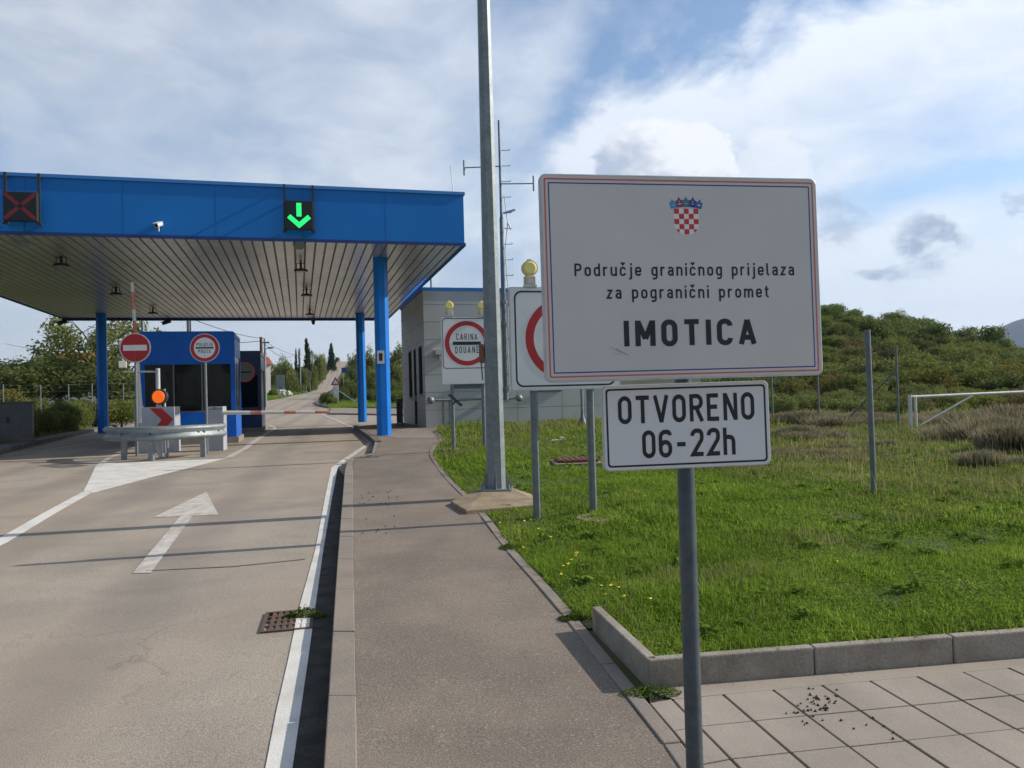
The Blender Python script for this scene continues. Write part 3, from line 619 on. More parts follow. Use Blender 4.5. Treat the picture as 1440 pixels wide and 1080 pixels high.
mb = MB(); mb.box(-CW + .05, -.05, .05, CL - .02, SZ + TH - .25, SZ + TH - .2); mb.build('roof_deck', 'fascia_dark', can)
# ribbed soffit: pans with recessed grooves
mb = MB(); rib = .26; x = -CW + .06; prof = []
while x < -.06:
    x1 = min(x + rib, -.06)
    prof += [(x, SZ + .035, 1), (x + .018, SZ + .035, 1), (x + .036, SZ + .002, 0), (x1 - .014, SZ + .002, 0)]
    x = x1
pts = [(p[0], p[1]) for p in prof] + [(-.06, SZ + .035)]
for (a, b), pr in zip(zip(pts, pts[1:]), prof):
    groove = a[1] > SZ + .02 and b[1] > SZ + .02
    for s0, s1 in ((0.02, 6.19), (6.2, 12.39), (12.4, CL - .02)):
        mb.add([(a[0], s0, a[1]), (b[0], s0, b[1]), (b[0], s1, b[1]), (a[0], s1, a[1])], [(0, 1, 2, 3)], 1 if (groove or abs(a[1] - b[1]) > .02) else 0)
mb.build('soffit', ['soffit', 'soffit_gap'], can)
def to_can(x, y): v = Vector((x, y)) - FR; return (v.dot(cX), v.dot(cY))
cols = []
colFR = to_can(-3.70, 22.45); colRR = to_can(-6.98, 36.3); colRL = to_can(-17.7, 33.8); colFL = (colRL[0], colFR[1])
for k, (cx, cy) in enumerate((colFR, colRR, colRL, colFL)):
    w = FR + cX * cx + cY * cy; zb = gz(w.y) + .11 - (0 if k < 2 else .1); r = .215
    c = MB().cyl((cx, cy, zb), (cx, cy, SZ + .0), r, r, 8, phase=PI / 8, smooth=False).build('column', 'column', can, bevel=.02)
    if k == 0:
        b = MB(); b.box(cx - .17, cx + .03, cy - r - .012, cy - r + .02, zb + 2.05, zb + 2.42); b.build('notice', 'green_sheet', c)
        b = MB(); b.box(cx - .12, cx - .02, cy - r - .0135, cy - r - .0125, zb + 2.13, zb + 2.34); ring(b, circ(cx - .07, zb + 2.30, .06, 20), circ(cx - .07, zb + 2.30, .045, 20), cy - r - .0145); b.build('notice_print', 'black', c)
# floodlights under the soffit
fl_px = [(86, 366), (163, 408), (215, 434), (423, 376), (431, 411), (436, 438), (330, 500)]
prot = None
for k, (px, py) in enumerate([(86, 366), (163, 408), (215, 436), (423, 374), (431, 410), (436, 438)]):
    d = ray(px, py); y = (SZ - .12 - CZ) / d[2] * d[1]; p = Zp(px, py, y)
    names = ['nearest', 'middle', 'farthest']
    lab = 'dark round floodlight under the canopy soffit, %s in the %s row' % (names[k % 3], 'left' if k < 3 else 'right')
    if prot is None:
        prot = thing('floodlight', lab, 'floodlight', (p.x, p.y, SZ), YAW, 'floodlights hanging under the canopy')
        MB().cyl((0, 0, 0), (0, 0, -.20), .035, .035, 10).build('stem', 'dark_metal', prot)
        mb = MB(); mb.lathe([(.02, .02), (.07, 0), (.19, -.03), (.20, -.075), (.17, -.085), (0, -.086)], 20, 0, (0, 0, -.20)); mb.tube([(-.12, 0, -.22), (-.12, 0, -.04), (.12, 0, -.04), (.12, 0, -.22)], .012, 6); mb.build('lamp_housing', 'dark_metal', prot)
        MB().lathe([(.16, 0), (.0, -.003)], 20, 0, (0, 0, -.288)).build('lens', 'sign_rim', prot)
    else:
        c = copy_tree(prot); c.location = (p.x, p.y, SZ); c['label'] = lab
# CCTV under the rear edge and white one on the fascia
def bullet_cam(px, py, loc, yaw, pitchdown, mat, label, hang=True, s=1.0):
    t = thing('security_camera', label, 'camera', loc, yaw, 'security cameras on the canopy')
    sg = 1 if hang else -1
    MB().cyl((0, 0, 0), (0, 0, -.16 * sg), .02 * s, .02 * s, 8).build('bracket', mat, t)
    q = MB(); q.T = Matrix.Translation((0, 0, -.16 * sg)) @ Matrix.Rotation(pitchdown, 4, 'X')
    q.cyl((0, -.17 * s, 0), (0, .14 * s, 0), .06 * s, .065 * s, 16); q.box(-.07 * s, .07 * s, -.22 * s, .15 * s, .062 * s, .072 * s); q.build('camera_body', mat, t)
    q = MB(); q.T = Matrix.Translation((0, 0, -.16 * sg)) @ Matrix.Rotation(pitchdown, 4, 'X'); q.cyl((0, -.171 * s, 0), (0, -.173 * s, 0), .048 * s, .048 * s, 16); q.build('lens', 'glass', t)
for px, lab in ((93, 'dark security camera under the far left corner of the canopy'), (237, 'dark security camera under the rear canopy edge above the blue booth'), (440, 'dark security camera under the rear canopy edge above the open lane')):
    d = ray(px, 448); y = (SZ - CZ) / d[2] * d[1]; p = Zp(px, 448, y); lx = to_can(p.x, p.y)[0]; w = FR + cX * lx + cY * (CL - .25); bullet_cam(px, 0, (w.x, w.y, SZ - .06), -1.1 if px < 300 else .3, .35, 'dark_metal', lab, True, 1.25)
p = Zp(228, 331, 19.8 - .55); lx = to_can(p.x, p.y)[0]; w = FR + cX * lx - cY * .16
bullet_cam(0, 0, (w.x, w.y, SZ + .12), -.02, .35, 'white_paint', 'white security camera low on the front of the blue canopy fascia', False, .85)
# transparent wall-pack fixtures near the front edge of the soffit
for px, py, lab in ((421, 346, 'pale small lamp under the front canopy edge below the green arrow'), (29, 342, 'pale triangular lamp under the front canopy edge below the red cross')):
    d = ray(px, py); y = (SZ - .05 - CZ) / d[2] * d[1]; p = Zp(px, py, y); q = MB(); q.T = Matrix.Translation((p.x, p.y, SZ)) @ Matrix.Rotation(YAW, 4, 'Z')
    q.add([(-.17, -.1, 0), (.17, -.1, 0), (.17, .16, 0), (-.17, .16, 0), (-.06, -.04, -.13), (.06, -.04, -.13), (.06, .08, -.13), (-.06, .08, -.13)], [(4, 5, 6, 7), (0, 1, 5, 4), (1, 2, 6, 5), (2, 3, 7, 6), (3, 0, 4, 7)]); tag(q.build('soffit_lamp', 'sign_back'), lab, 'lamp')
# lane signals
def lane_signal(px, py, half_w, half_h, name, label, sym):
    # find point on fascia plane
    d = ray(px, py); n = -cY; s = (FR - cY * .35).dot(n) / (d[0] * n.x + d[1] * n.y); P = Vector((d[0], d[1], d[2])) * s; zc = CZ + P.z
    t = thing(name, label, 'lane signal', (P.x, P.y, zc), YAW)
    hw, hh = half_w, half_h
    MB().box(-hw, hw, -.07, .07, -hh, hh).build('housing', 'dark_metal', t, bevel=.01)
    MB().box(-hw + .02, hw - .02, -.076, -.071, -hh + .02, hh - .02).build('display', 'led_black', t)
    top = SZ + TH - .03 - zc
    for sx in (-1, 1):
        q = MB(); q.box(sx * hw - .025, sx * hw + .025, .071, .12, -hh - .05, top); q.box(sx * hw - .02, sx * hw + .02, .121, .34, top - .07, top - .02); q.box(sx * hw - .02, sx * hw + .02, .121, .30, -hh - .02, -hh + .03)
        q.box(sx * hw - .05, sx * hw + .05, .03, .07, -hh - .06, -hh - .01) ; q.build('bracket', 'dark_metal', t)
    q = MB(); fx = lambda p: (p.x, p.y)
    if sym == 'arrow':
        stroke(q, [(0, hh * .82), (0, -hh * .12)], 0, False, .12, fx, -.079); stroke(q, [(-hw * .72, -.02 - hh * .05), (0, -hh * .72), (hw * .72, -.02 - hh * .05)], .01, False, .115, fx, -.0793); q.build('green_arrow', 'green_led', t)
    else:
        for a, b in ((-1, 1), (1, 1)):
            for s0, s1 in ((.12, .95), (-.95, -.12)): stroke(q, [(a * hw * s0 * .95, b * hh * s0 * .9), (a * hw * s1 * .95, b * hh * s1 * .9)], 0, False, .085, fx, -.079)
        q.build('red_cross', 'red_led', t)
lane_signal(420.5, 303, .345, .36, 'lane_signal', 'black lane signal box showing a lit green downward arrow on the canopy', 'arrow')
lane_signal(29.5, 291, .345, .335, 'lane_signal', 'black lane signal box with an unlit red cross at the left canopy end', 'cross')
# whip antenna on the canopy roof
w = Zp(637, 268, 21.6); tag(MB().tube([(w.x + .03, 21.6, SZ + TH - .2), (w.x - .05, 21.6, SZ + TH + .98)], .012, 6).build('whip_antenna', 'galv_light'), 'thin whip antenna standing on the right front of the canopy roof', 'antenna')

# ------------------------------------------------------------------ booths
def booth(loc, W, D, H, label, glassy_side, dark=False):
    t = thing('border_booth', label, 'booth', (loc[0], loc[1], gz(loc[1])), YAW, None)
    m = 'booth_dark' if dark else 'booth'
    MB().box(-W - .06, .06, -.06, D + .06, .0, .17).build('plinth', 'kerb', t)
    q = MB(); zt = H; wl, wr = -W + .12, -.13; w0, w1 = .92, H - .75
    # shell with a window opening in front and on the right side
    q.box(-W, 0, 0, .06, .17, w0); q.box(-W, 0, 0, .06, w1, zt); q.box(-W, wl, 0, .06, w0, w1); q.box(wr, 0, 0, .06, w0, w1)
    q.box(-.06, 0, .06, D, .17, w0 - .1); q.box(-.06, 0, .06, D, w1 + .25, zt); q.box(-.06, 0, D - .12, D, w0 - .1, w1 + .25)
    q.box(-W, -W + .06, .06, D, .17, zt); q.box(-W + .06, -.06, D - .06, D, .17, zt)
    q.build('wall', m, t)
    q = MB(); q.plate(rrect(-W - .01, .01, zt + .001, zt + .20, .08), -.01, D + .01); q.build('roof', m, t)
    q = MB(); q.box(wl, wr, .02, .035, w0, w1); f = q.build('window', 'glass', t)
    q = MB(); q.box(wl, wr, .012, .019, w0, w0 + .035, 0)
    for fr_x in (.33, .66): x = wl + (wr - wl) * fr_x; q.box(x - .02, x + .02, .012, .019, w0 + .036, w1)
    q.build('frame', 'cabinet_grey', f)
    q = MB(); q.box(-.035, -.02, .06, D - .12, w0 - .1, w1 + .25); f = q.build('window', 'glass', t)
    q = MB()
    for k in (.35, .7): q.box(-.019, -.010, .06 + (D - .18) * k - .02, .06 + (D - .18) * k + .02, w0 - .1, w1 + .25)
    q.build('frame', 'win_frame', f)
    return t
b1 = booth((-8.06, 22.8), 2.55, 2.1, 3.05, 'blue border booth with a wide dark window behind the guard rail', True)
q = MB(); q.box(-1.9, -1.3, -.10, -.062, .30, .42); q.build('step', 'galv', b1)
q = MB(); q.box(-1.7, -1.15, .7, .9, .93, 1.45); q.build('monitor', 'dark_metal', b1)
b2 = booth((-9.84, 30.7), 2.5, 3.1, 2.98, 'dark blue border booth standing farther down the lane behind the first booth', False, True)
q = MB(); ring(q, circ(-.62, 2.35, .40), circ(-.62, 2.35, .30), -.013); q.build('sign_ring', 'barrier_red', b2)
q = MB(); sheet(q, circ(-.62, 2.35, .299), -.012); q.build('shaded_face', 'sign_back', b2)  # mounted sign's face coloured grey, its shade put into the colour
q = MB(); q.box(-.86, -.38, -.0155, -.0145, 2.32, 2.37); q.build('ring_bar', 'black', b2)
for px, r_, lab in ((200.5, .10, 'grey steel pole standing behind the canopy, seen above the left end of the booth roof'), (264, .07, 'grey pole behind the canopy above the middle of the booth roof'), (267.5, .05, 'thin brown pole beside the grey pole above the middle of the booth roof')):
    p = Zp(px, 455, 44.0); q = MB(); q.cyl((p.x, 44, gz(44) + hill(p.x, 44) - .2), (p.x, 44, 7.4), r_, None, 8); tag(q.build('steel_pole', 'galv' if px < 266 else 'wood'), lab, 'pole')

# ------------------------------------------------------------------ customs building
bf = Vector((-3.04, 27.4)); bX, bY = cX, cY
bd = thing('office_building', 'low grey panel-clad office building with blue roof edge beside the lanes', 'building', (bf.x, bf.y, gz(27.4) + .1), YAW)
BW = 6.75; BD = 6.2; BH = 4.84
# openings on front (x along), all panels as a wall with holes
def wall_holes(q, x0, x1, z0, z1, holes, place, m=0):
    hx = sorted({min(max(v, x0), x1) for v in [x0, x1] + [h[0] for h in holes] + [h[1] for h in holes]}); hz = sorted({min(max(v, z0), z1) for v in [z0, z1] + [h[2] for h in holes] + [h[3] for h in holes]})
    for a, b in zip(hx, hx[1:]):
        for c, d in zip(hz, hz[1:]):
            if any(h[0] <= (a + b) / 2 <= h[1] and h[2] <= (c + d) / 2 <= h[3] for h in holes): continue
            place(q, a, b, c, d, m)
front_holes = [(1.02, 2.32, 1.42, 2.75), (4.1, 5.0, 1.22, 2.6)]
side_holes = [(.55, 1.45, 1.15, 2.95), (2.05, 2.75, .02, 2.95), (3.2, 4.2, 1.05, 2.95)]
q = MB()
wall_holes(q, 0, BW, 0, BH, front_holes, lambda q, a, b, c, d, m: q.box(a, b, 0, .12, c, d, m))
wall_holes(q, 0.121, BD, 0, BH, side_holes, lambda q, a, b, c, d, m: q.box(0, .12, a, b, c, d, m))
q.box(BW - .12, BW, .121, BD, 0, BH); q.box(.121, BW - .121, BD - .12, BD, 0, BH); q.box(.121, BW - .121, .121, BD - .121, BH - .5, BH - .4)
q.build('wall', 'cladding', bd)
q = MB(); zz = [.62, 1.24, 1.86, 2.48, 3.10, 3.72, 4.34]
for z in zz:
    x = 0
    wall_holes(q, 0, BW, z - .006, z + .006, front_holes, lambda q, a, b, c, d, m: q.box(a, b, -.003, -.001, c, d))
    wall_holes(q, 0, BD, z - .006, z + .006, side_holes, lambda q, a, b, c, d, m: q.box(-.003, -.001, a, b, c, d))
for i, x in enumerate((.62, 2.75, 3.35, 4.05, 5.05, 5.9, 6.3)):
    q.box(x - .005, x + .005, -.0025, -.0012, 0, 1.24 if i < 3 else 4.8) if not any(h[0] < x < h[1] for h in front_holes) else None
q.build('panel_joint', 'seam', bd)
q = MB(); q.box(-.05, BW + .05, -.05, -.004, BH + .001, BH + .09); q.box(-.05, -.004, -.004, BD, BH + .001, BH + .09); q.box(-.003, BW, -.003, BD, BH + .001, BH + .06); q.build('roof_edge', 'fascia', bd)
q = MB(); q.box(.0, BW, .02, .03, -.18, -.001); q.build('base_strip', 'dark_metal', bd)
for h in front_holes:
    q = MB(); q.box(h[0], h[1], .06, .07, h[2], h[3]); wn = q.build('window', 'glass_pale', bd)
    q = MB(); a = .10; q.box(h[0], h[1], .0, .058, h[2], h[2] + a); q.box(h[0], h[1], .0, .058, h[3] - a, h[3]); q.box(h[0], h[0] + a, .0, .058, h[2] + a, h[3] - a); q.box(h[1] - a, h[1], 0, .058, h[2] + a, h[3] - a); q.box((h[0] + h[1]) / 2 - .04, (h[0] + h[1]) / 2 + .04, .0, .058, h[2] + a, h[3] - a); q.build('frame', 'win_frame', wn)
    q = MB(); q.box(h[0] - .03, h[1] + .03, -.06, -.004, h[2] - .045, h[2] - .005); q.build('sill', 'win_frame', wn)
for k, h in enumerate(side_holes):
    nm = 'door' if k == 1 else 'window'
    q = MB(); q.box(.06, .07, h[0], h[1], h[2], h[3]); wn = q.build(nm, 'glass', bd)
    q = MB(); a = .06; q.box(.0, .058, h[0], h[1], h[2], h[2] + a); q.box(.0, .058, h[0], h[1], h[3] - a, h[3]); q.box(.0, .058, h[0], h[0] + a, h[2] + a, h[3] - a); q.box(0, .058, h[1] - a, h[1], h[2] + a, h[3] - a); q.build('frame', 'win_frame', wn)
    if k == 1: q = MB(); q.box(-.04, -.004, h[0] + .1, h[0] + .14, .95, 1.15); q.build('handle', 'galv_light', wn)
    else: q = MB(); q.box(-.07, -.004, h[0] - .03, h[1] + .03, h[2] - .04, h[2] - .003); q.build('sill', 'cladding', wn)
q = MB(); q.box(.35, .75, -.32, -.004, 2.55, 2.72); q.box(.50, .60, -.10, -.0045, 2.40, 2.549); q.build('wall_lamp', 'barrier_white', bd)
q = MB(); q.cyl((.12, -.35, .96), (3.3, -.35, .96), .04, .04, 8); q.cyl((.25, -.34, .96), (.25, -.004, .96), .03, .03, 6); q.cyl((3.1, -.34, .96), (3.1, -.004, .96), .03, .03, 6); q.build('wall_rail', 'galv', bd)
for x in (.12, 3.3): MB().lathe([(0, -.13), (.08, -.11), (.13, -.03), (.13, .03), (.08, .11), (0, .13)], 16, 0, (x, -.35, .96)).build('rail_lamp', 'galv', bd)
q = MB(); q.box(.55, .62, -.20, -.14, 0, .92); q.box(.78, .85, -.20, -.14, 0, .92); q.box(.5, .9, -.2, -.14, .921, .95); q.build('service_frame', 'galv', bd)
# railing at the door side
q = MB()
for y in (2.2, 3.0, 3.8): q.cyl((-.55, y, 0), (-.55, y, 1.05), .025, .025, 8)
for z in (.1, 1.05): q.cyl((-.55, 2.2, z), (-.55, 3.8, z), .025, .025, 8)
for y in np.arange(2.35, 3.8, .15): q.cyl((-.55, y, .1), (-.55, y, 1.05), .010, .010, 6)
rl = thing('handrail', 'dark metal handrail by the side door of the office building', 'handrail', (bf.x, bf.y, gz(27.4) + .1), YAW); q.build('rails', 'dark_metal', rl)
# roof vent pipe
w = bf + bX * 1.0 + bY * 4.2
tag(MB().cyl((w.x, w.y, gz(27.4) + 4.8), (w.x, w.y, gz(27.4) + 6.1), .04, .04, 8).build('vent_pipe', 'galv'), 'thin vent pipe on the office building roof', 'pipe')

# antenna mast in front of the building
mx, my = -.22, 27.75
mast = thing('antenna_mast', 'tall slim antenna mast with step bars behind the lamp pole', 'antenna mast', (mx, my, gz(my) + .1)); zb = gz(my) + .1
top = 11.55 - zb
def lean(z): return (-.0, z)
q = MB(); q.cyl((0, 0, .9), (0, 0, 6.0), .085, .08, 12); q.cyl((0, 0, 6.0), (0, 0, 7.4), .075, .07, 12); q.cyl((0, 0, 7.4), (0, 0, top), .05, .04, 10); q.build('pole', 'post_grey', mast)
for i in range(16):
    q = MB(); z = 1.4 + i * .56; q.cyl((.05, 0, z), (.36, 0, z), .013, .013, 6); q.cyl((.36, 0, z - .005), (.36, 0, z + .05), .013, .013, 6); q.build('step_bar', 'galv', mast)
for x1, z in ((-1.28, 9.88 - zb), (1.18, 9.25 - zb)):
    q = MB(); q.cyl((0, -.02, z + .02), (x1, -.02, z + .0), .022, .022, 8); q.cyl((x1, -.02, z - .27), (x1, -.02, z + .27), .032, .032, 8); q.build('dipole_antenna', 'galv', mast)
q = MB(); q.T = Matrix.Translation((.22, -.05, 8.25 - zb)) @ Matrix.Rotation(-.25, 4, 'Y'); q.box(-.15, .28, -.12, .12, -.015, .015); q.build('panel_antenna', 'white_paint', mast)
q = MB(); q.tube([(.14, -.06, 1.2), (.10, -.07, 3), (.18, -.06, 4.6), (.10, -.07, 6.2), (.22, -.06, 7.2), (.12, -.05, 8.2)], .018, 6); q.tube([(.22, -.06, 7.2), (.34, -.06, 6.95)], .03, 6); q.build('cable', 'sign_rim', mast)
for z in (1.3, 3.6, 4.4): q = MB(); q.box(-.10, .10, .06, .55, z - .04, z + .04); q.cyl((0, 0, z - .07), (0, 0, z + .07), .105, .105, 12); q.build('wall_bracket', 'galv', mast)
p = G(819.5, 599, .12); q = MB()
pl = thing('steel_pole', 'slim steel pole with a flanged foot in front of the office wall', 'pole', (p[0], p[1], gz(p[1]) + .11))
q.cyl((0, 0, 0), (0, 0, 4.2), .05, .045, 10); q.build('pole', 'galv', pl)
q = MB(); q.cyl((0, 0, 0), (0, 0, .02), .16, .16, 14); q.lathe([(.15, .02), (.12, .15), (.06, .3), (.05, .45)], 12); q.build('foot', 'post_grey', pl)

# ------------------------------------------------------------------ street lamp pole
lx, ly = -.235, 10.0; zg = gz(ly) + .12
lp = thing('street_lamp', 'tall octagonal galvanised lamp pole bolted to a concrete slab beside the footpath', 'street lamp', (lx, ly, zg + .10), 0)
q = MB(); q.cyl((0, 0, .02), (0, 0, 10.5), .125, .055, 8, phase=PI / 8 + .2, smooth=False); q.build('pole', 'galv', lp)
q = MB(); q.plate([(0, 0)] * 0 or rrect(-.2, .2, -.2, .2, .05), 0, 0.022); 
q = MB(); q.prism([(p[0], p[1]) for p in rrect(-.21, .21, -.21, .21, .04)], 0, .022); q.build('base_plate', 'galv', lp)
for a in range(4):
    an = PI / 4 + a * PI / 2; q = MB(); c, s = math.cos(an + PI / 4), math.sin(an + PI / 4)
    q.add([(c * .115 + s * .005, s * .115 - c * .005, .022), (c * .2 + s * .005, s * .2 - c * .005, .022), (c * .12 + s * .005, s * .12 - c * .005, .24),
           (c * .115 - s * .005, s * .115 + c * .005, .022), (c * .2 - s * .005, s * .2 + c * .005, .022), (c * .12 - s * .005, s * .12 + c * .005, .24)],
          [(0, 1, 2), (5, 4, 3), (0, 3, 4, 1), (1, 4, 5, 2), (2, 5, 3, 0)]); q.build('gusset', 'galv', lp)
    c, s = math.cos(an) * .225, math.sin(an) * .225
    q = MB(); q.cyl((c, s, .022), (c, s, .05), .026, .026, 6, smooth=False); q.cyl((c, s, .05), (c, s, .075), .013, .013, 8); q.build('bolt', 'galv', lp)
q = MB(); q.box(-.175, -.115, -.05, .06, 1.62, 1.86); q.build('junction_box', 'rust_box', lp, bevel=.008); q = MB(); q.tube([(-.15, 0, 1.62), (-.14, 0, 1.4)], .01, 6); q.build('conduit', 'post_grey', lp)
q = MB(); q.tube([(0, 0, 10.45), (-.6, .3, 10.9), (-1.2, .6, 11.0)], .04, 8); q.build('arm', 'galv', lp)
q = MB(); q.T = Matrix.Translation((-1.4, .7, 11.0)) @ Matrix.Rotation(-.46, 4, 'Z'); q.box(-.35, .3, -.14, .14, -.06, .06); q.build('lamp_head', 'galv_light', lp, bevel=.03)
# concrete slab foot
P4 = [Vector(G(634, 708, .14)), Vector(G(655, 722, .13)), Vector(G(762, 712, .14)), Vector(G(748, 698, .14)), Vector(G(690, 688, .14))]
q = MB(); n = 5; cen = sum(P4, Vector((0, 0))) / 5
b0 = [(p.x, p.y, gz(p.y) + .09) for p in P4]; b1_ = [(p.x, p.y, gz(p.y) + .165) for p in P4]
inn = [cen + (p - cen) * .5 for p in P4]; b2_ = [(lx + (p.x - cen.x), ly + (p.y - cen.y) * .8, zg + .098) for p in inn]
q.add(b0 + b1_ + b2_, [(i, (i + 1) % n, n + (i + 1) % n, n + i) for i in range(n)] + [(n + i, n + (i + 1) % n, 2 * n + (i + 1) % n, 2 * n + i) for i in range(n)] + [tuple(range(2 * n, 3 * n))])
tag(q.build('lamp_footing', 'concrete', bevel=.012), 'sloping rough concrete slab under the lamp pole, jutting over the footpath edge', 'concrete slab')

# ------------------------------------------------------------------ warning lamp prototype
def warn_lamp(loc, rz, label, s=.92, proto=[None]):
    if proto[0] is None:
        t = thing('warning_lamp', label, 'warning lamp', loc, rz, 'yellow warning lamps on top of the large signs'); proto[0] = t; t.scale = (.8, .8, .8)
        q = MB(); q.box(-.075, .075, -.05, .05, 0, .15); q.build('battery_case', 'lamp_case', t, bevel=.012)
        q = MB(); q.box(-.035, .035, -.054, -.051, .05, .11); q.box(-.082, .082, -.056, .056, .0, .03); q.build('case_panel', 'sign_rim', t)
        q = MB(); q.cyl((0, -.035, .255), (0, .035, .255), .105, .105, 28); q.cyl((0, -.05, .255), (0, -.0355, .255), .07, .10, 28); q.cyl((0, .0355, .255), (0, .05, .255), .10, .07, 28)
        q.box(-.025, .025, -.03, .03, .35, .375); q.box(-.04, .04, -.03, .03, .151, .165); l = q.build('lens', 'yellow_lens', t)
        q = MB(); ring(q, circ(0, .255, .107, 28), circ(0, .255, .094, 28), -.037); q.build('lens_rim', 'lamp_case', l)
        return t
    c = copy_tree(proto[0]); c.location = loc; c.rotation_euler = (0, 0, rz); c['label'] = label; c.scale = (s, s, s)

# ------------------------------------------------------------------ big warning board (behind the main sign)
bc = Vector((.585, 8.40)); byaw = .22; zb = gz(8.4) + .13; W = 1.22; H = 1.105; z0 = 2.27 - H / 2 - zb; z1 = 2.27 + H / 2 - zb
t = thing('warning_board', 'large white square red-ring sign on two posts, half hidden behind the main sign', 'road sign', (bc.x, bc.y, zb), byaw)
for x in (-.35, .28):
    q = MB(); q.cyl((x, .06, -.05), (x, .06, z1 - .05), .042, .042, 8, phase=PI / 8, smooth=False); q.build('post', 'post_grey', t)
q = MB(); q.plate(rrect(-W / 2, W / 2, z0, z1, .02), 0, .018); pn = q.build('board', 'sign_rim', t)
q = MB(); sheet(q, rrect(-W / 2 + .012, W / 2 - .012, z0 + .012, z1 - .012, .02), -.001); q.build('sign_face', 'sign_white_b', pn)
q = MB(); ring(q, rrect(-W / 2 + .055, W / 2 - .055, z0 + .04, z1 - .04, .08), rrect(-W / 2 + .073, W / 2 - .073, z0 + .058, z1 - .058, .066), -.002); q.build('border_line', 'black', pn)
q = MB(); cz_ = (z0 + z1) / 2 + .0; ring(q, circ(-.0, cz_, .44, 64), circ(-.0, cz_, .35, 64), -.003); q.build('red_ring', 'sign_red', pn)
q = MB(); stroke(q, [(-.235, cz_ + .07), (-.235, cz_ + .13), (-.20, cz_ + .15)], .02, False, .028, lambda p: (p.x, p.y), -.003); stroke(q, [(-.20, cz_ - .19), (-.20, cz_ - .09)], 0, False, .028, lambda p: (p.x, p.y), -.003); q.build('lettering', 'black', pn)
q = MB(); q.box(-W / 2, W / 2, .0185, .05, z0 + .15, z0 + .19); q.box(-W / 2, W / 2, .0185, .05, z1 - .2, z1 - .16); q.build('brace', 'galv', pn)
off = Vector((math.cos(byaw), math.sin(byaw))) * -.375
warn_lamp((bc.x + off.x, bc.y + off.y + .03, zb + z1 + .0), byaw, 'pale yellow warning lamp on top of the half-hidden red-ring board')

# ------------------------------------------------------------------ customs board
bc = Vector((-.925, 16.45)); byaw = .24; zb = gz(16.45) + .13; W = 1.1; zc = 2.66; z0 = zc - .70 - zb; z1 = zc + .72 - zb
t = thing('customs_board', 'white board with red-ringed CARINA DOUANE sign left of the lamp pole', 'road sign', (bc.x, bc.y, zb), byaw)
for x in (-.33, .33):
    q = MB(); q.cyl((x, .05, -.05), (x, .05, z1 - .05), .038, .038, 8, phase=PI / 8, smooth=False); q.build('post', 'post_grey', t)
q = MB(); q.plate(rrect(-W / 2, W / 2, z0, z1, .02), 0, .015); pn = q.build('board', 'sign_rim', t)
q = MB(); sheet(q, rrect(-W / 2 + .01, W / 2 - .01, z0 + .01, z1 - .01, .02), -.001); q.build('sign_face', 'sign_white_b', pn)
zs = z0 + .33; q = MB(); ring(q, rrect(-W / 2 + .03, W / 2 - .03, zs, z1 - .03, .07), rrect(-W / 2 + .045, W / 2 - .045, zs + .015, z1 - .045, .058), -.002); q.build('border_line', 'black', pn)
zc_ = (zs + z1 - .03) / 2; q = MB(); ring(q, circ(0, zc_, .47, 56), circ(0, zc_, .375, 56), -.003); q.build('red_ring', 'sign_red', pn)
q = MB(); q.box(-.30, .30, -.0045, -.0035, zc_ - .035, zc_ + .035); text(q, 'CARINA', -.225, .225, zc_ + .07, .135, -.003, 1.0, xs=.0128); text(q, 'DOUANE', -.255, .255, zc_ - .205, .135, -.003, 1.0, xs=.0138); q.build('lettering', 'black', pn)
q = MB(); q.T = Matrix.Translation((-.33, -.30, z0 - .33)) @ Matrix.Rotation(.0, 4, 'Z') @ Matrix.Rotation(.75, 4, 'Y'); q.box(-.17, .17, -.10, .10, -.02, .02); q.T = Matrix.Identity(4); q.cyl((-.33, .04, z0 - .42), (-.33, -.28, z0 - .36), .018, .018, 8); q.build('spotlight', 'dark_metal', t)
for dx, lab in ((-.36, 'pale yellow warning lamp on the left end of the CARINA board'), (.33, 'pale yellow warning lamp on the CARINA board, partly behind the lamp pole')):
    off = Vector((math.cos(byaw), math.sin(byaw))) * dx; warn_lamp((bc.x + off.x, bc.y + off.y + .02, zb + z1), byaw, lab)

# ------------------------------------------------------------------ main sign
t = thing('border_sign', 'large white border crossing sign reading IMOTICA above an OTVORENO 06-22h plate', 'road sign', (.612, 2.80, gz(2.8) + .12), 0)
zb = gz(2.8) + .12
q = MB(); q.cyl((0, 0, -.05), (0, 0, 2.2), .0305, .0305, 24); q.build('post', 'post_dark', t)
def board(name, cx, cy, cz, yaw, roll, W, H, rim, rad):
    o = bpy.data.objects.new(name, None)
    q = MB(); q.plate(rrect(-W / 2, W / 2, -H / 2, H / 2, rad, 8), 0, .018); b = q.build(name, 'sign_rim', t, bevel=.003)
    b.matrix_local = Matrix.Translation((cx - .612, cy - 2.80, cz - zb)) @ Matrix.Rotation(yaw, 4, 'Z') @ Matrix.Rotation(-roll, 4, 'Y')
    return b
Wm, Hm = 1.0, .695
b = board('name_board', .601, 2.663, 2.045, .172, .004, Wm, Hm, 0, .025)
q = MB(); sheet(q, rrect(-Wm / 2 + .007, Wm / 2 - .007, -Hm / 2 + .007, Hm / 2 - .007, .021, 8), -.0008); q.build('sign_face', 'sign_white', b)
q = MB(); ins = .0185
def rr(i, r): return rrect(-Wm / 2 + i, Wm / 2 - i, -Hm / 2 + i, Hm / 2 - i, r, 5)
ring(q, rr(.0155, .006), rr(.0205, .004), -.0014); ring(q, rr(.0295, .004), rr(.0335, .002), -.0014, 1); q.build('border_lines', ['line_red', 'line_blue'], b)
def mu(u): return -Wm / 2 + u * Wm
def mv(v): return Hm / 2 - v * Hm
q = MB()
text(q, 'Područje graničnog prijelaza', mu(.111), mu(.902), mv(.4935), .0425, -.0014, 1.05)
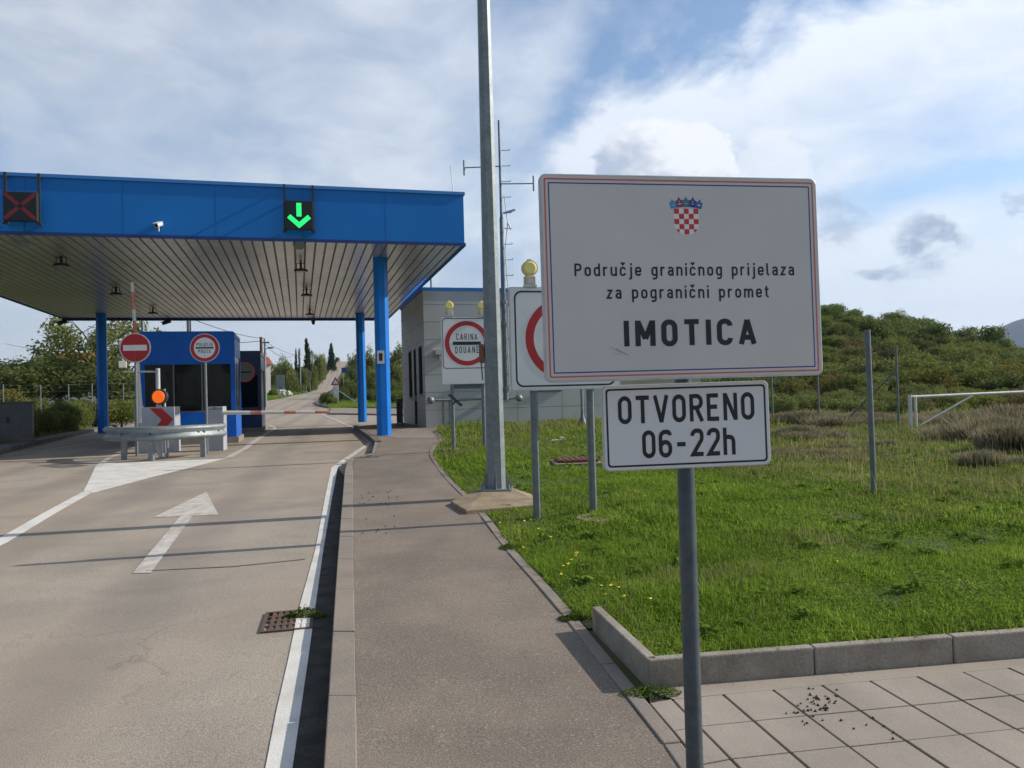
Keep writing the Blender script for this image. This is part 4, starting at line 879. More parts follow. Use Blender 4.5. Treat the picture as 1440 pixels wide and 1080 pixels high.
text(q, 'za pogranični promet', mu(.219), mu(.806), mv(.6035), .0425, -.0014, 1.05)
text(q, 'IMOTICA', mu(.275), mu(.752), mv(.835), .0865, -.0014, 1.42, xs=.0865 / 7 * 1.06)
q.build('lettering', 'black', b)
# coat of arms
cu = mu(.511); zt = mv(.163); sw = .0875; chh = .0176; cw = sw / 5; zbm = zt - chh * 5
def fb(x):
    r = sw / 2; k = (x - cu) / r; k = max(-1, min(1, k)); return zbm + (chh * 1.75) * (1 - math.sqrt(max(0, 1 - k * k)))
qr = MB(); qw = MB()
outl = [(cu - sw / 2, zt), ] + [(cu - sw / 2 + sw * i / 24, fb(cu - sw / 2 + sw * i / 24)) for i in range(25)] + [(cu + sw / 2, zt)]
sheet(qw, [(p[0] * 1.0 + (p[0] - cu) * .03, p[1] - (.0012 if p[1] < zt - .01 else 0)) for p in outl], -.0012)
for i in range(5):
    for j in range(5):
        if (i + j) % 2: continue
        x0 = cu - sw / 2 + i * cw; x1 = x0 + cw; top_ = zt - j * chh; bot = top_ - chh
        low = [(x0 + (x1 - x0) * k / 6, max(bot, fb(x0 + (x1 - x0) * k / 6))) for k in range(7)]; low = [(x, min(zv, top_)) for x, zv in low]
        low = [p for p in low if p[1] < top_ - 1e-5]
        if len(low) < 3: continue
        sheet(qr, [(low[0][0], top_)] + low + [(low[-1][0], top_)], -.0017)
# crown: five little shields on an arc
cm = MB(); ang = [-.222, -.111, 0, .111, .222]; cmat = [0, 2, 3, 1, 4]
Rc = .20; occ = zt - Rc + .006
for a, k in zip(ang, cmat):
    c, s = math.cos(a), math.sin(a)
    def tr(x, y): return (cu + (Rc + y) * s + x * c, occ + (Rc + y) * c - x * s)
    wv = .0108; hgt = .029 if abs(a) > .2 else .032
    sheet(cm, [tr(-wv, 0), tr(wv, 0), tr(wv * 1.12, hgt * .72), tr(wv * .55, hgt * .80), tr(0, hgt * 1.12), tr(-wv * .55, hgt * .80), tr(-wv * 1.12, hgt * .72)], -.0017 - .0001 * (k % 2), k)
    sheet(cm, [tr(-wv * .5, .010), tr(wv * .5, .010), tr(wv * .5, .013), tr(-wv * .5, .013)], -.0021, 5 if k in (1, 3, 0) else 6)
    sheet(cm, [tr(-wv * .4, .018), tr(wv * .4, .018), tr(wv * .2, .022), tr(-wv * .2, .022)], -.0021, 5 if k in (1, 2) else 0)
co = qw.build('coat_of_arms', 'shield_white', b); qr.v and qr.add([], [])
qr.build('red_squares', 'shield_red', b); cm.build('crown', ['c_light', 'c_dark', 'c_plum', 'c_teal', 'c_mid', 'c_gold', 'shield_white'], b)
# scratches
q = MB(); f2 = lambda p: (p.x, p.y)
stroke(q, [(mu(.225), mv(.835)), (mu(.262), mv(.865))], 0, False, .0012, f2, -.0011); stroke(q, [(mu(.245), mv(.845)), (mu(.288), mv(.878))], 0, False, .0022, f2, -.0012); stroke(q, [(mu(.235), mv(.87)), (mu(.27), mv(.872))], 0, False, .0009, f2, -.0013); q.build('scratch', 'post_grey', b)
Wh, Hh = .6, .298
b = board('hours_board', .608, 2.735, 1.536, .10, .006, Wh, Hh, 0, .020)
q = MB(); sheet(q, rrect(-Wh / 2 + .004, Wh / 2 - .004, -Hh / 2 + .004, Hh / 2 - .004, .018, 8), -.0008); q.build('sign_face', 'sign_white_b', b)
q = MB(); ring(q, rrect(-Wh / 2 + .013, Wh / 2 - .013, -Hh / 2 + .013, Hh / 2 - .013, .013, 6), rrect(-Wh / 2 + .0195, Wh / 2 - .0195, -Hh / 2 + .0195, Hh / 2 - .0195, .009, 6), -.0014); q.build('border_line', 'black', b)
q = MB(); hu = lambda u: -Wh / 2 + u * Wh; hv = lambda v: Hh / 2 - v * Hh
text(q, 'OTVORENO', hu(.092), hu(.908), hv(.455), .0955, -.0014, 1.12, xs=.0955 / 7 * .86); text(q, '06-22h', hu(.228), hu(.785), hv(.862), .0955, -.0014, 1.12, xs=.0955 / 7 * .86); q.build('lettering', 'black', b)
q = MB()
for z in (-.1, .1): q.box(-.05, .05, .0185, .045, z - .015, z + .015)
q.build('clamp', 'galv', b)

# ------------------------------------------------------------------ island furniture
def wrect(x, y): return gz(y)
# guard rail
path = []
ctrl = [(-9.70, 18.75), (-9.45, 18.2), (-8.98, 17.72), (-8.4, 17.45), (-7.9, 17.42), (-7.4, 17.7), (-7.08, 18.2), (-6.93, 18.75)]
for i in range(len(ctrl) - 1):
    p0 = Vector(ctrl[max(0, i - 1)]); p1 = Vector(ctrl[i]); p2 = Vector(ctrl[i + 1]); p3 = Vector(ctrl[min(len(ctrl) - 1, i + 2)])
    for k in range(6):
        s = k / 6; path.append(.5 * ((2 * p1) + (-p0 + p2) * s + (2 * p0 - 5 * p1 + 4 * p2 - p3) * s * s + (-p0 + 3 * p1 - 3 * p2 + p3) * s ** 3))
path.append(Vector(ctrl[-1])); gr0 = Vector((-8.3, 18)); zg = .47
gr = thing('guard_rail', 'curved galvanised W-beam guard rail in front of the blue booth', 'guard rail', (gr0.x, gr0.y, zg))
prof = [(0, 0), (.035, .015), (.075, .05), (.075, .09), (.01, .145), (.01, .175), (.075, .23), (.075, .27), (.035, .305), (0, .32)]
q = MB(); vs = []
for i, p in enumerate(path):
    d = (path[min(i + 1, len(path) - 1)] - path[max(i - 1, 0)]).normalized(); nrm = Vector((d.y, -d.x)); ss = i / (len(path) - 1)
    for o_, z in prof: w = p + nrm * o_ - gr0; vs.append((w.x, w.y, .43 + z + .012 * ss))
n = len(prof); q.add(vs, [(i * n + k, (i + 1) * n + k, (i + 1) * n + k + 1, i * n + k + 1) for i in range(len(path) - 1) for k in range(n - 1)], 0, True)
rb = q.build('beam', 'galv', gr); sm = rb.modifiers.new('thick', 'SOLIDIFY'); sm.thickness = .004
q = MB()
for i in (3, 14, 22, 33, 39): p = path[i] - gr0; d = (path[min(i + 1, len(path) - 1)] - path[i - 1]).normalized(); nn = Vector((d.y, -d.x)); q.cyl((p.x + nn.x * .0, p.y + nn.y * .0, .43 + .16), (p.x + nn.x * .03, p.y + nn.y * .03, .43 + .16), .02, .02, 8)
q.build('bolt', 'dark_metal', gr)
for px_, py_ in ((173, 647), (211, 648.5), (284.6, 643)):
    g = G(px_, py_); q = MB(); a, b_ = g[0] - gr0.x, g[1] - gr0.y + .02; zz0 = gz(g[1]) - zg - .02
    q.box(a - .055, a + .055, b_, b_ + .01, zz0, .72); q.box(a - .055, a - .045, b_ + .01, b_ + .09, zz0, .72); q.box(a + .045, a + .055, b_ + .01, b_ + .09, zz0, .72); q.build('post', 'galv', gr)
# round signs
def round_sign(g, height, r, label, kind, top_extra=0, sx=0.0):
    zb = gz(g[1]); t = thing('road_sign', label, 'road sign', (g[0], g[1], zb), .12)
    MB().cyl((0, .03, -.02), (sx, .03, height + .1), .032, .032, 10).build('post', 'post_grey', t)
    q = MB(); q.plate(circ(sx, height, r, 48), 0, .012); pn = q.build('disc', 'sign_rim', t)
    if kind == 'noentry':
        q = MB(); sheet(q, circ(sx, height, r * .93, 48), -.001); q.build('red_face', 'sign_red', pn)
        q = MB(); sheet(q, [(sx - r * .76, height - r * .19), (sx + r * .76, height - r * .19), (sx + r * .76, height + r * .19), (sx - r * .76, height + r * .19)], -.002); q.build('white_bar', 'sign_white_b', pn)
    else:
        q = MB(); ring(q, circ(sx, height, r * .95, 48), circ(sx, height, r * .72, 48), -.001); q.build('red_ring', 'sign_red', pn)
        q = MB(); sheet(q, circ(sx, height, r * .719, 48), -.001); q.build('sign_face', 'sign_white_b', pn)
        q = MB(); sheet(q, [(sx - r * .6, height - r * .055), (sx + r * .6, height - r * .055), (sx + r * .6, height + r * .055), (sx - r * .6, height + r * .055)], -.002)
        text(q, 'POLICIJA', sx - r * .54, sx + r * .54, height + r * .12, r * .24, -.002, 1.1, xs=r * .24 / 7 * .8); text(q, 'POLICE', sx - r * .42, sx + r * .42, height - r * .36, r * .24, -.002, 1.1, xs=r * .24 / 7 * .8); q.build('lettering', 'black', pn)
    return t
g = G(192, 642); zt_ = Zp(189, 489, g[1] - .03); round_sign(g, zt_.z - gz(g[1]), .355, 'red no entry sign with a white bar in front of the blue canopy lane', 'noentry', sx=zt_.x - g[0])
g = G(291, 638.5); zt_ = Zp(287, 489, g[1] - .03); round_sign(g, zt_.z - gz(g[1]), .345, 'round red-ringed POLICIJA POLICE sign in front of the booth window', 'police', sx=zt_.x - g[0])
# warning light + chevron cabinet
def box_thing(name, label, cat, gx, gy, W, D, H, yaw, mat): 
    t = thing(name, label, cat, (gx, gy, gz(gy)), yaw); MB().box(-W / 2, W / 2, 0, D, -.02, H).build('body', mat, t, bevel=.01); return t
pA = Zp(190, 573, 19.6); pB = Zp(245, 573, 19.6); hz = pA.z - gz(19.6)
t = box_thing('barrier_machine', 'light grey barrier machine behind the chevron plate, its arm raised', 'barrier', (pA.x + pB.x) / 2 + .0, 19.6, pB.x - pA.x, .42, hz, .12, 'cabinet_white')
w_ = pB.x - pA.x
pa = Zp(198, 591, 19.35); pb = Zp(185.5, 397, 19.35); zl = gz(19.6)
inv = lambda p: Matrix.Rotation(-.12, 4, 'Z') @ (Vector(p) - Vector(((pA.x + pB.x) / 2, 19.6, zl)))
A_ = inv(pa); B_ = inv(pb); q = MB(); dirv = (B_ - A_); 
for s0, s1, m_ in ((0, .12, 0), (.12, .30, 0), (.30, .48, 0), (.48, .60, 0), (.60, .72, 1), (.72, .80, 0), (.80, .93, 1), (.93, 1, 0)):
    q.cyl(A_ + dirv * s0, A_ + dirv * s1, .062 - .025 * s0, .062 - .025 * s1, 10, m_)
q.cyl(A_ - dirv * .02, A_ + dirv * .10, .085, .085, 12, 0); q.build('barrier_arm', ['barrier_white', 'barrier_red'], t)
p0 = Zp(292, 572, 19.75); p1 = Zp(313, 572, 19.75); hz = p0.z - gz(19.75); wd = p1.x - p0.x
t = box_thing('barrier_machine', 'light grey barrier machine beside the police sign, its arm lowered across the lane', 'barrier', (p0.x + p1.x) / 2, 19.75, wd, .35, hz, .1, 'cabinet_white')
a = Matrix.Rotation(-.1, 4, 'Z') @ (Zp(313, 580.5, 19.8) - Vector(((p0.x + p1.x) / 2, 19.75, gz(19.75)))); e = Matrix.Rotation(-.1, 4, 'Z') @ (Zp(464, 579.5, 20.1) - Vector(((p0.x + p1.x) / 2, 19.75, gz(19.75))))
q = MB(); d = e - a
for s0, s1, m_ in ((0, .17, 0), (.17, .26, 0), (.26, .36, 1), (.36, .45, 0), (.45, .57, 1) if False else (.45, .50, 0), (.50, .57, 0), (.57, .68, 1), (.68, .86, 0), (.86, 1, 1)):
    q.cyl(a + d * s0, a + d * s1, .055 - .02 * s0, .055 - .02 * s1, 10, m_)
q.build('barrier_arm', ['barrier_white', 'barrier_red'], t)
q = MB(); q.box(-wd / 2 + .03, wd / 2 - .03, -.004, -.001, hz - .07, hz - .055); q.box(-.04, 0, -.004, -.001, hz - .045, hz - .02); q.build('lock', 'dark_metal', t)
# amber light on two posts
g1_ = G(222, 640); g2_ = G(229, 646); zl = gz(18.3); pc = Zp(224.5, 558, 18.2)
t = thing('amber_light', 'round lit amber warning light on twin posts above the guard rail', 'warning light', (pc.x, 18.2, zl), 0)
MB().cyl((-.05, .1, 0), (-.05, .1, pc.z - zl + .18), .042, .042, 10).build('post', 'galv_light', t); MB().cyl((.07, .1, 0), (.07, .1, pc.z - zl + .18), .026, .026, 10).build('post', 'galv_light', t)
q = MB(); q.cyl((0, -.06, pc.z - zl), (0, .07, pc.z - zl), .18, .18, 32); q.build('housing', 'dark_metal', t)
q = MB(); q.cyl((0, -.062, pc.z - zl), (0, -.085, pc.z - zl), .148, .13, 32); q.build('lens', 'amber', t)
cpz = gz(18.0); cc0 = Zp(199, 573, 18.0); cc1 = Zp(245, 573, 18.0); t = thing('chevron_sign', 'white plate with a dark red chevron just behind the guard rail', 'road sign', (cc0.x, 18.0, cpz))
wch = cc1.x - cc0.x; hch = cc0.z - cpz; q = MB(); q.box(0, wch, 0, .03, .42, hch); q.build('plate', 'cabinet_white', t)
def chp(px, py): p = Zp(px, py, 17.99); return (p.x - cc0.x, -.004, p.z - cpz)
q = MB(); q.add([chp(*v) for v in ((210, 574.2), (227, 574.2), (243.5, 589.5), (236.5, 597.5), (219, 610), (213, 610), (227, 590))], [tuple(range(7))]); q.build('chevron', 'sign_red', t)
for x in (.16, wch - .2): MB().cyl((x, .06, -.02), (x, .06, hch - .05), .03, .03, 8).build('post', 'galv', t)
# camera pole with cross arm
pt = Zp(219, 518, 18.9); zl = gz(18.9); t = thing('camera_pole', 'galvanised pole with a cross arm carrying a small white camera beside the no entry sign', 'camera pole', (pt.x + .05, 18.9, zl))
h_ = pt.z - zl; MB().cyl((0, 0, 0), (0, 0, h_), .055, .05, 12).build('pole', 'galv_light', t)
MB().cyl((.03, 0, h_ - .08), (-.84, 0, h_ - .07), .022, .022, 8).build('cross_arm', 'galv_light', t)
q = MB(); q.T = Matrix.Translation((-.83, 0, h_ + .09)) @ Matrix.Rotation(.4, 4, 'Z'); q.box(-.1, .07, -.12, .08, -.06, .10); q.build('camera', 'barrier_white', t, bevel=.01); MB().cyl((-.83, 0, h_ - .07), (-.83, 0, h_ + .04), .015, .015, 6).build('camera_stem', 'dark_metal', t)
# left grey cabinet
ca = Vector((-15.9, 22.2)); cb = Vector((-15.75, 25.6)); zc_ = gz(23.5) + .1
t = thing('utility_cabinet', 'dull grey two-door utility cabinet on a concrete base at the left edge', 'cabinet', (-15.95, 23.6, zc_), math.radians(80) - PI / 2 + .0)
a_ = Zp(45, 566, 24.6); Hc = a_.z - zc_ - .25
t.location = (Zp(45, 600, 24.6).x, 24.6, zc_); t.rotation_euler = (0, 0, .42)
MB().box(-1.62, .02, -.02, .5, 0, .25).build('base', 'kerb_dark', t)
MB().box(-1.6, 0, 0, .48, .25, .25 + Hc).build('body', 'cabinet_grey', t, bevel=.01)
MB().box(-1.63, .03, -.03, .51, .25 + Hc, .29 + Hc).build('lid', 'cabinet_grey', t)
for x0, x1 in ((-1.57, -.82), (-.78, -.03)):
    q = MB(); q.box(x0, x1, -.012, -.001, .30, .20 + Hc); 
    for k in range(5): xx = x0 + (x1 - x0) * (k + .5) / 5; q.box(xx - .03, xx + .03, -.020, -.0125, .34, .16 + Hc)
    dd = q.build('door', 'cabinet_grey', t); q = MB(); q.box(x0 + .10, x0 + .16, -.06, -.021, .25 + Hc * .38, .25 + Hc * .55); q.build('handle', 'dark_metal', dd)

# ------------------------------------------------------------------ rusty hatch in the lawn
hc = Vector(G(808, 652, .14)); t = thing('inspection_hatch', 'rusty iron hatch cover set in a concrete rim in the lawn', 'hatch', (hc.x, hc.y, gz(hc.y) + .12), .05)
MB().box(-.38, .42, -.42, .5, 0, .06).build('rim', 'concrete', t, bevel=.01); q = MB(); q.box(-.30, .36, -.30, .44, .061, .10)
for k in range(7): q.box(-.27 + k * .1, -.22 + k * .1, -.27, .41, .1005, .108)
q.build('cover', 'rust', t)
for px_, py_, r_, lab in ((845, 731, .24, 'patch of pale gravel concrete at the foot of the right post of the red-ring board'), (640, 633, .3, 'bare concrete patch at the foot of the CARINA board post')):
    g = G(px_, py_, .14); q = MB(); pts = [(g[0] + r_ * random.uniform(.75, 1.15) * math.cos(a), g[1] + r_ * 1.2 * random.uniform(.75, 1.15) * math.sin(a)) for a in np.linspace(0, 2 * PI, 15)[:-1]]
    q.prism([(p[0], p[1]) for p in pts], gz(g[1]) + .1, gz(g[1]) + .168); tag(q.build('post_footing', 'concrete'), lab, 'concrete patch')
# concrete apron near the slim pole
drape('footpath', [G(790, 601, .12), G(858, 599, .12), G(900, 606, .12), G(835, 609, .12)], .165, 'kerb')

# ------------------------------------------------------------------ right fence, single post and white gate
g = G(1229, 695, .14); tag(MB().cyl((g[0], g[1], gz(g[1]) + .1), (g[0] - .01, g[1], gz(g[1]) + 2.1), .033, .033, 12).build('fence_post', 'post_grey'), 'single grey steel fence post standing alone in the lawn', 'post')
def wire_fence(name, label, posts, H, rows, colstep, wr, tags=None, brace=None, mat='galv', postr=.03, wires_vert=True):
    o0_ = posts[0]; t = thing(name, label, 'fence', (o0_[0], o0_[1], o0_[2]))
    for p in posts: MB().cyl((p[0] - o0_[0], p[1] - o0_[1], p[2] - o0_[2] - .1), (p[0] - o0_[0], p[1] - o0_[1], p[2] - o0_[2] + H), postr, postr, 8).build('post', mat, t)
    q = MB()
    def seg3(a, b, r):
        a = Vector(a); b = Vector(b); q.cyl(a, b, r, r, 3, cap=False)
    for a, b in zip(posts, posts[1:]):
        A = Vector(a) - Vector(o0_); Bv = Vector(b) - Vector(o0_); L_ = (Bv - A).length
        for k in range(rows + 1): z = .08 + (H - .12) * k / rows; seg3(A + Vector((0, 0, z)), Bv + Vector((0, 0, z)), wr if 0 < k < rows else wr * 1.5)
        if wires_vert:
            for k in range(1, int(L_ / colstep)): s = A + (Bv - A) * (k * colstep / L_); seg3(s + Vector((0, 0, .08)), s + Vector((0, 0, H - .04)), wr * .8)
    q.build('wire_mesh', mat, t)
    if brace:
        a, b = brace; MB().cyl(Vector(a) - Vector(o0_), Vector(b) - Vector(o0_), .022, .022, 8).build('brace', mat, t)
    return t
def gp(px, py, off=.14): g = G(px, py, off); return (g[0], g[1], gz(g[1]) + off)
f1 = gp(1264, 600.5); f2_ = gp(1152, 597.5); f3 = gp(1087, 599); f4 = gp(1012, 597)
wire_fence('wire_fence', 'wire mesh fence with slim grey posts across the back of the lawn', [f1, f2_, f3, f4], 2.05, 12, .2, .0022, brace=((f1[0], f1[1], f1[2] + 1.45), (gp(1183, 598)[0], gp(1183, 598)[1], f1[2] + .02)), mat='post_grey', postr=.028)
ga_ = gp(1281, 603.5); t = thing('field_gate', 'white painted tube gate with a diagonal brace at the right edge', 'gate', ga_)
MB().cyl((0, 0, -.1), (0, 0, .82), .045, .045, 10).build('post', 'white_paint', t); MB().cyl((.13, 0, 0.02), (.13, 0, .78), .032, .032, 10).build('upright', 'white_paint', t)
MB().cyl((.05, 0, .77), (6.2, 1.2, .86), .036, .036, 10).build('top_rail', 'white_paint', t); MB().cyl((.15, 0, .04), (1.68, .3, .76), .024, .024, 8).build('brace', 'white_paint', t)
MB().cyl((3.3, .6, -.05), (3.3, .6, .78), .032, .032, 10).build('upright', 'white_paint', t)
# left fence
lf = [(px, y, zb_) for px, y, zb_ in ((-60, 42.0, 590), (5, 43.5, 591), (57.6, 45, 590), (97, 46, 588), (130, 47, 586), (174, 48.5, 584), (200, 50, 583), (260, 53, 580), (330, 57, 577))]
posts = []
for px_, y, pyb in lf: p = Zp(px_, pyb, y); posts.append((p.x, p.y, p.z))
wire_fence('wire_fence', 'pale wire mesh fence behind the dark hedge on the left', posts, 2.0, 5, .6, .003, mat='post_grey', postr=.035)

# ------------------------------------------------------------------ vegetation
def leaf_cloud(n, centers, radii, size, rs, flat=.0, shell=.55, elong=1.0):
    centers = np.array(centers, float); radii = np.array(radii, float)
    if radii.ndim == 1: radii = np.repeat(radii[:, None], 3, 1)
    w = radii[:, 0] * radii[:, 2]; k = rs.choice(len(centers), n, p=w / w.sum())
    d = rs.normal(size=(n, 3)); d /= np.linalg.norm(d, axis=1)[:, None]
    r = shell + (1 - shell) * rs.random(n) ** .7; r *= 1 + .12 * rs.normal(size=n)
    P = centers[k] + d * r[:, None] * radii[k]
    nr = d + rs.normal(size=(n, 3)) * .7; nr /= np.linalg.norm(nr, axis=1)[:, None]
    a = np.cross(nr, rs.normal(size=(n, 3))); a /= np.linalg.norm(a, axis=1)[:, None]; b = np.cross(nr, a)
    s = size * (.6 + .8 * rs.random(n))[:, None]
    V = np.stack([P - a * s * elong, P - b * s * .45 + a * 0, P + a * s * elong, P + b * s * .45], 1).reshape(-1, 3)
    V[:, 2] = np.maximum(V[:, 2], .01)
    Fc = np.arange(n * 4).reshape(n, 4)
    return V, Fc
def np_mesh(name, V, Fc, mat, parent=None):
    me = bpy.data.meshes.new(name); nv = len(V); nf = len(Fc); k = Fc.shape[1]
    me.vertices.add(nv); me.vertices.foreach_set('co', V.astype(np.float32).ravel()); me.loops.add(nf * k); me.polygons.add(nf)
    me.loops.foreach_set('vertex_index', Fc.astype(np.int32).ravel()); me.polygons.foreach_set('loop_start', np.arange(0, nf * k, k, dtype=np.int32))
    me.update(calc_edges=True); me.validate(); me.materials.append(M[mat])
    o = bpy.data.objects.new(name, me); C.objects.link(o)
    if parent: o.parent = parent
    return o
def trunk_mb(h, r, limbs, rs, spread):
    q = MB(); pts = [Vector((0, 0, -.1))]; 
    for i in range(1, 5): pts.append(Vector((rs.normal() * .04 * h, rs.normal() * .04 * h, h * i / 4)))
    for i in range(4): q.cyl(pts[i], pts[i + 1], r * (1 - .18 * i), r * (1 - .18 * (i + 1)), 8)
    for i in range(limbs):
        s = pts[2 + i % 3]; a = 2 * PI * i / limbs + rs.random(); e = s + Vector((math.cos(a) * spread * (.5 + .5 * rs.random()), math.sin(a) * spread * (.5 + .5 * rs.random()), h * (.25 + .5 * rs.random()))); m_ = s.lerp(e, .5) + Vector((0, 0, h * .06))
        q.cyl(s, m_, r * .45, r * .3, 6); q.cyl(m_, e, r * .3, r * .1, 6)
        for k in range(2): e2 = m_ + Vector((rs.normal() * spread * .4, rs.normal() * spread * .4, h * .25)); q.cyl(m_, e2, r * .2, r * .06, 5)
    return q
HID = {}
def tree_proto(kind, n, leaf, mat, seed):
    rs = np.random.default_rng(seed); cs = []; rd = []
    if kind == 'bush':
        for i in range(13): a = rs.random() * 6.28; rr_ = rs.random() ** .6 * .72; z = .25 + rs.random() * .5; s = .26 + .16 * rs.random(); cs.append((rr_ * math.cos(a), rr_ * math.sin(a), z * (1.25 - .5 * rr_))); rd.append((s * 1.1, s * 1.1, s * .85))
        tr = trunk_mb(.35, .05, 5, rs, .5)
    elif kind == 'round':
        for i in range(20): a = rs.random() * 6.28; rr_ = rs.random() ** .6 * .36; z = .36 + rs.random() * .52; s = .13 + .09 * rs.random(); cs.append((rr_ * math.cos(a) * (1.25 - abs(z - .55)), rr_ * math.sin(a) * (1.25 - abs(z - .55)), z)); rd.append((s * 1.15, s * 1.15, s))
        tr = trunk_mb(.5, .028, 6, rs, .3)
    elif kind == 'open':
        for i in range(30): a = rs.random() * 6.28; rr_ = rs.random() ** .5 * .5; z = .32 + rs.random() * .62; s = .06 + .06 * rs.random(); cs.append((rr_ * math.cos(a) * (1.2 - abs(z - .6)), rr_ * math.sin(a) * (1.2 - abs(z - .6)), z)); rd.append((s * 1.3, s * 1.3, s))
        tr = trunk_mb(.62, .022, 9, rs, .42)
    elif kind == 'cypress':
        for i in range(16): z = .06 + .92 * i / 16; s = .105 * math.sin(min(1, (1 - z) * 1.7 + .05) * PI / 2) * (.8 + .4 * rs.random()) + .012; cs.append((rs.normal() * .015, rs.normal() * .015, z)); rd.append((s, s, .07))
        tr = trunk_mb(.3, .018, 2, rs, .03)
    elif kind == 'pine':
        for i in range(24): z = .16 + .80 * (i / 24) ; s = .30 * (1 - z) ** .8 + .02; a = i * 2.4; cs.append((s * .55 * math.cos(a), s * .55 * math.sin(a), z)); rd.append((s * .6, s * .6, .055 + s * .18))
        tr = trunk_mb(.6, .02, 3, rs, .08)
    return cs, rd, tr, rs
def make_plant(kind, name, n, leaf, mat, seed, trunk=True, elong=1.0, shell=.55):
    t = bpy.data.objects.new(name, None); C.objects.link(t)
    cs, rd, tr, rs = tree_proto(kind, n, leaf, mat, seed)
    if trunk: tr.build('trunk', 'bark', t)
    V, Fc = leaf_cloud(n, cs, rd, leaf, rs, shell=shell, elong=elong); np_mesh('crown', V, Fc, mat, t)
    return t
PROTO = {
 'hill_dark': make_plant('bush', 'shrub', 5200, .046, 'leaf_dark', 1), 'hill_green': make_plant('bush', 'shrub', 5200, .046, 'leaf_green', 2),
 'hill_olive': make_plant('bush', 'shrub', 4600, .046, 'leaf_olive', 3), 'hill_yellow': make_plant('bush', 'shrub', 3400, .046, 'leaf_yellow', 4),
 'hill_rust': make_plant('bush', 'shrub', 3000, .046, 'leaf_rust', 5), 'pine_round': make_plant('round', 'pine_tree', 4200, .033, 'needle', 6),
 'tree_green': make_plant('round', 'tree', 3200, .032, 'leaf_green', 7), 'tree_olive': make_plant('round', 'tree', 3200, .032, 'leaf_olive', 8),
 'tree_open': make_plant('open', 'tree', 3600, .022, 'leaf_olive', 9), 'cypress': make_plant('cypress', 'cypress_tree', 2600, .028, 'cypress', 10),
 'pine': make_plant('pine', 'pine_tree', 2600, .035, 'cypress', 12), 'tree_dark': make_plant('round', 'tree', 3400, .032, 'leaf_dark', 13),
}
def wiry(name, n, mat, seed, w=.012, spread=.9):
    r1 = np.random.default_rng(seed); t = bpy.data.objects.new(name, None); C.objects.link(t)
    cx = r1.normal(size=9) * .38; cy = r1.normal(size=9) * .38; k = r1.integers(0, 9, n)
    a = r1.random(n) * 6.28; rr_ = r1.random(n) ** .7; P = np.stack([cx[k] + rr_ * .28 * np.cos(a), cy[k] + rr_ * .28 * np.sin(a), 0 * a], 1)
    up = .55 + .45 * r1.random(n) - .30 * np.hypot(P[:, 0], P[:, 1]); up = np.clip(up, .12, 1)
    T = P + np.stack([np.cos(a) * rr_ * .35 * spread + r1.normal(size=n) * .10, np.sin(a) * rr_ * .35 * spread + r1.normal(size=n) * .10, up], 1)
    Mi = (P + T) / 2 + r1.normal(size=(n, 3)) * .05; S = np.stack([-np.sin(a + 1), np.cos(a + 1), 0 * a], 1) * w; S2 = np.stack([-np.sin(a), np.cos(a), 0 * a], 1)
    b0 = r1.random(n)[:, None] * .6; P = P + (T - P) * b0
    V = np.stack([P - S, P + S, Mi * .5 + T * .5 + S * .9, Mi * .5 + T * .5 - S * .9, T + S * .2, T - S * .2], 1).reshape(-1, 3); i = np.arange(n)[:, None] * 6
    np_mesh('stems', V, np.concatenate([i + np.array([[0, 1, 2, 3]]), i + np.array([[3, 2, 4, 5]])], 1).reshape(-1, 4), mat, t); return t
PROTO['heather'] = wiry('shrub', 5200, 'heather', 14, .011)
used = {}
def plant(key, x, y, z, s, sz, label, cat, group=None, name=None, rz=None):
    p = PROTO[key]
    if key in used: t = copy_tree(p)
    else: t = p; used[key] = 1
    t.location = (x, y, z); t.scale = (s, s, sz); t.rotation_euler = (0, 0, random.random() * 6.28 if rz is None else rz)
    if name: t.name = name
    for k in ('group',):
        if k in t: del t[k]
    tag(t, label, cat, group); return t
def hill_hit(px, py):
    d = ray(px, py); y = 30.
    while y < 200 and CZ + d[2] / d[1] * y > gnd(d[0] / d[1] * y, y): y += .5
    return d[0] / d[1] * y, y
for px, py, k, s_, lab in ((1262, 492, 'hill_green', 1.6, 'green shrub directly above the braced fence post on the hillside'), (1250, 488, 'hill_olive', 1.5, 'olive shrub between the two grey posts on the upper hillside'), (1272, 486, 'hill_dark', 1.6, 'dark shrub just right of the braced fence post on the upper hillside')):
    x, y = hill_hit(px, py); plant(k, x, y, gnd(x, y) - .1, s_, s_, lab, 'shrub')
LBL = {'hill_dark': 'dark green rounded shrub in the scrub of the right hillside', 'hill_green': 'mid green shrub in the scrub of the right hillside', 'hill_olive': 'dull olive shrub in the scrub of the right hillside',
       'hill_yellow': 'yellow autumn shrub in the scrub of the right hillside', 'hill_rust': 'rusty brown shrub in the scrub of the right hillside', 'pine_round': 'young rounded pine on the right hillside'}
GRP = {'hill_dark': 'dark shrubs on the hillside', 'hill_green': 'green shrubs on the hillside', 'hill_olive': 'olive shrubs on the hillside', 'hill_yellow': 'yellow shrubs on the hillside', 'hill_rust': 'rusty shrubs on the hillside', 'pine_round': 'young pines on the hillside'}
rs = random.Random(5); placed = []
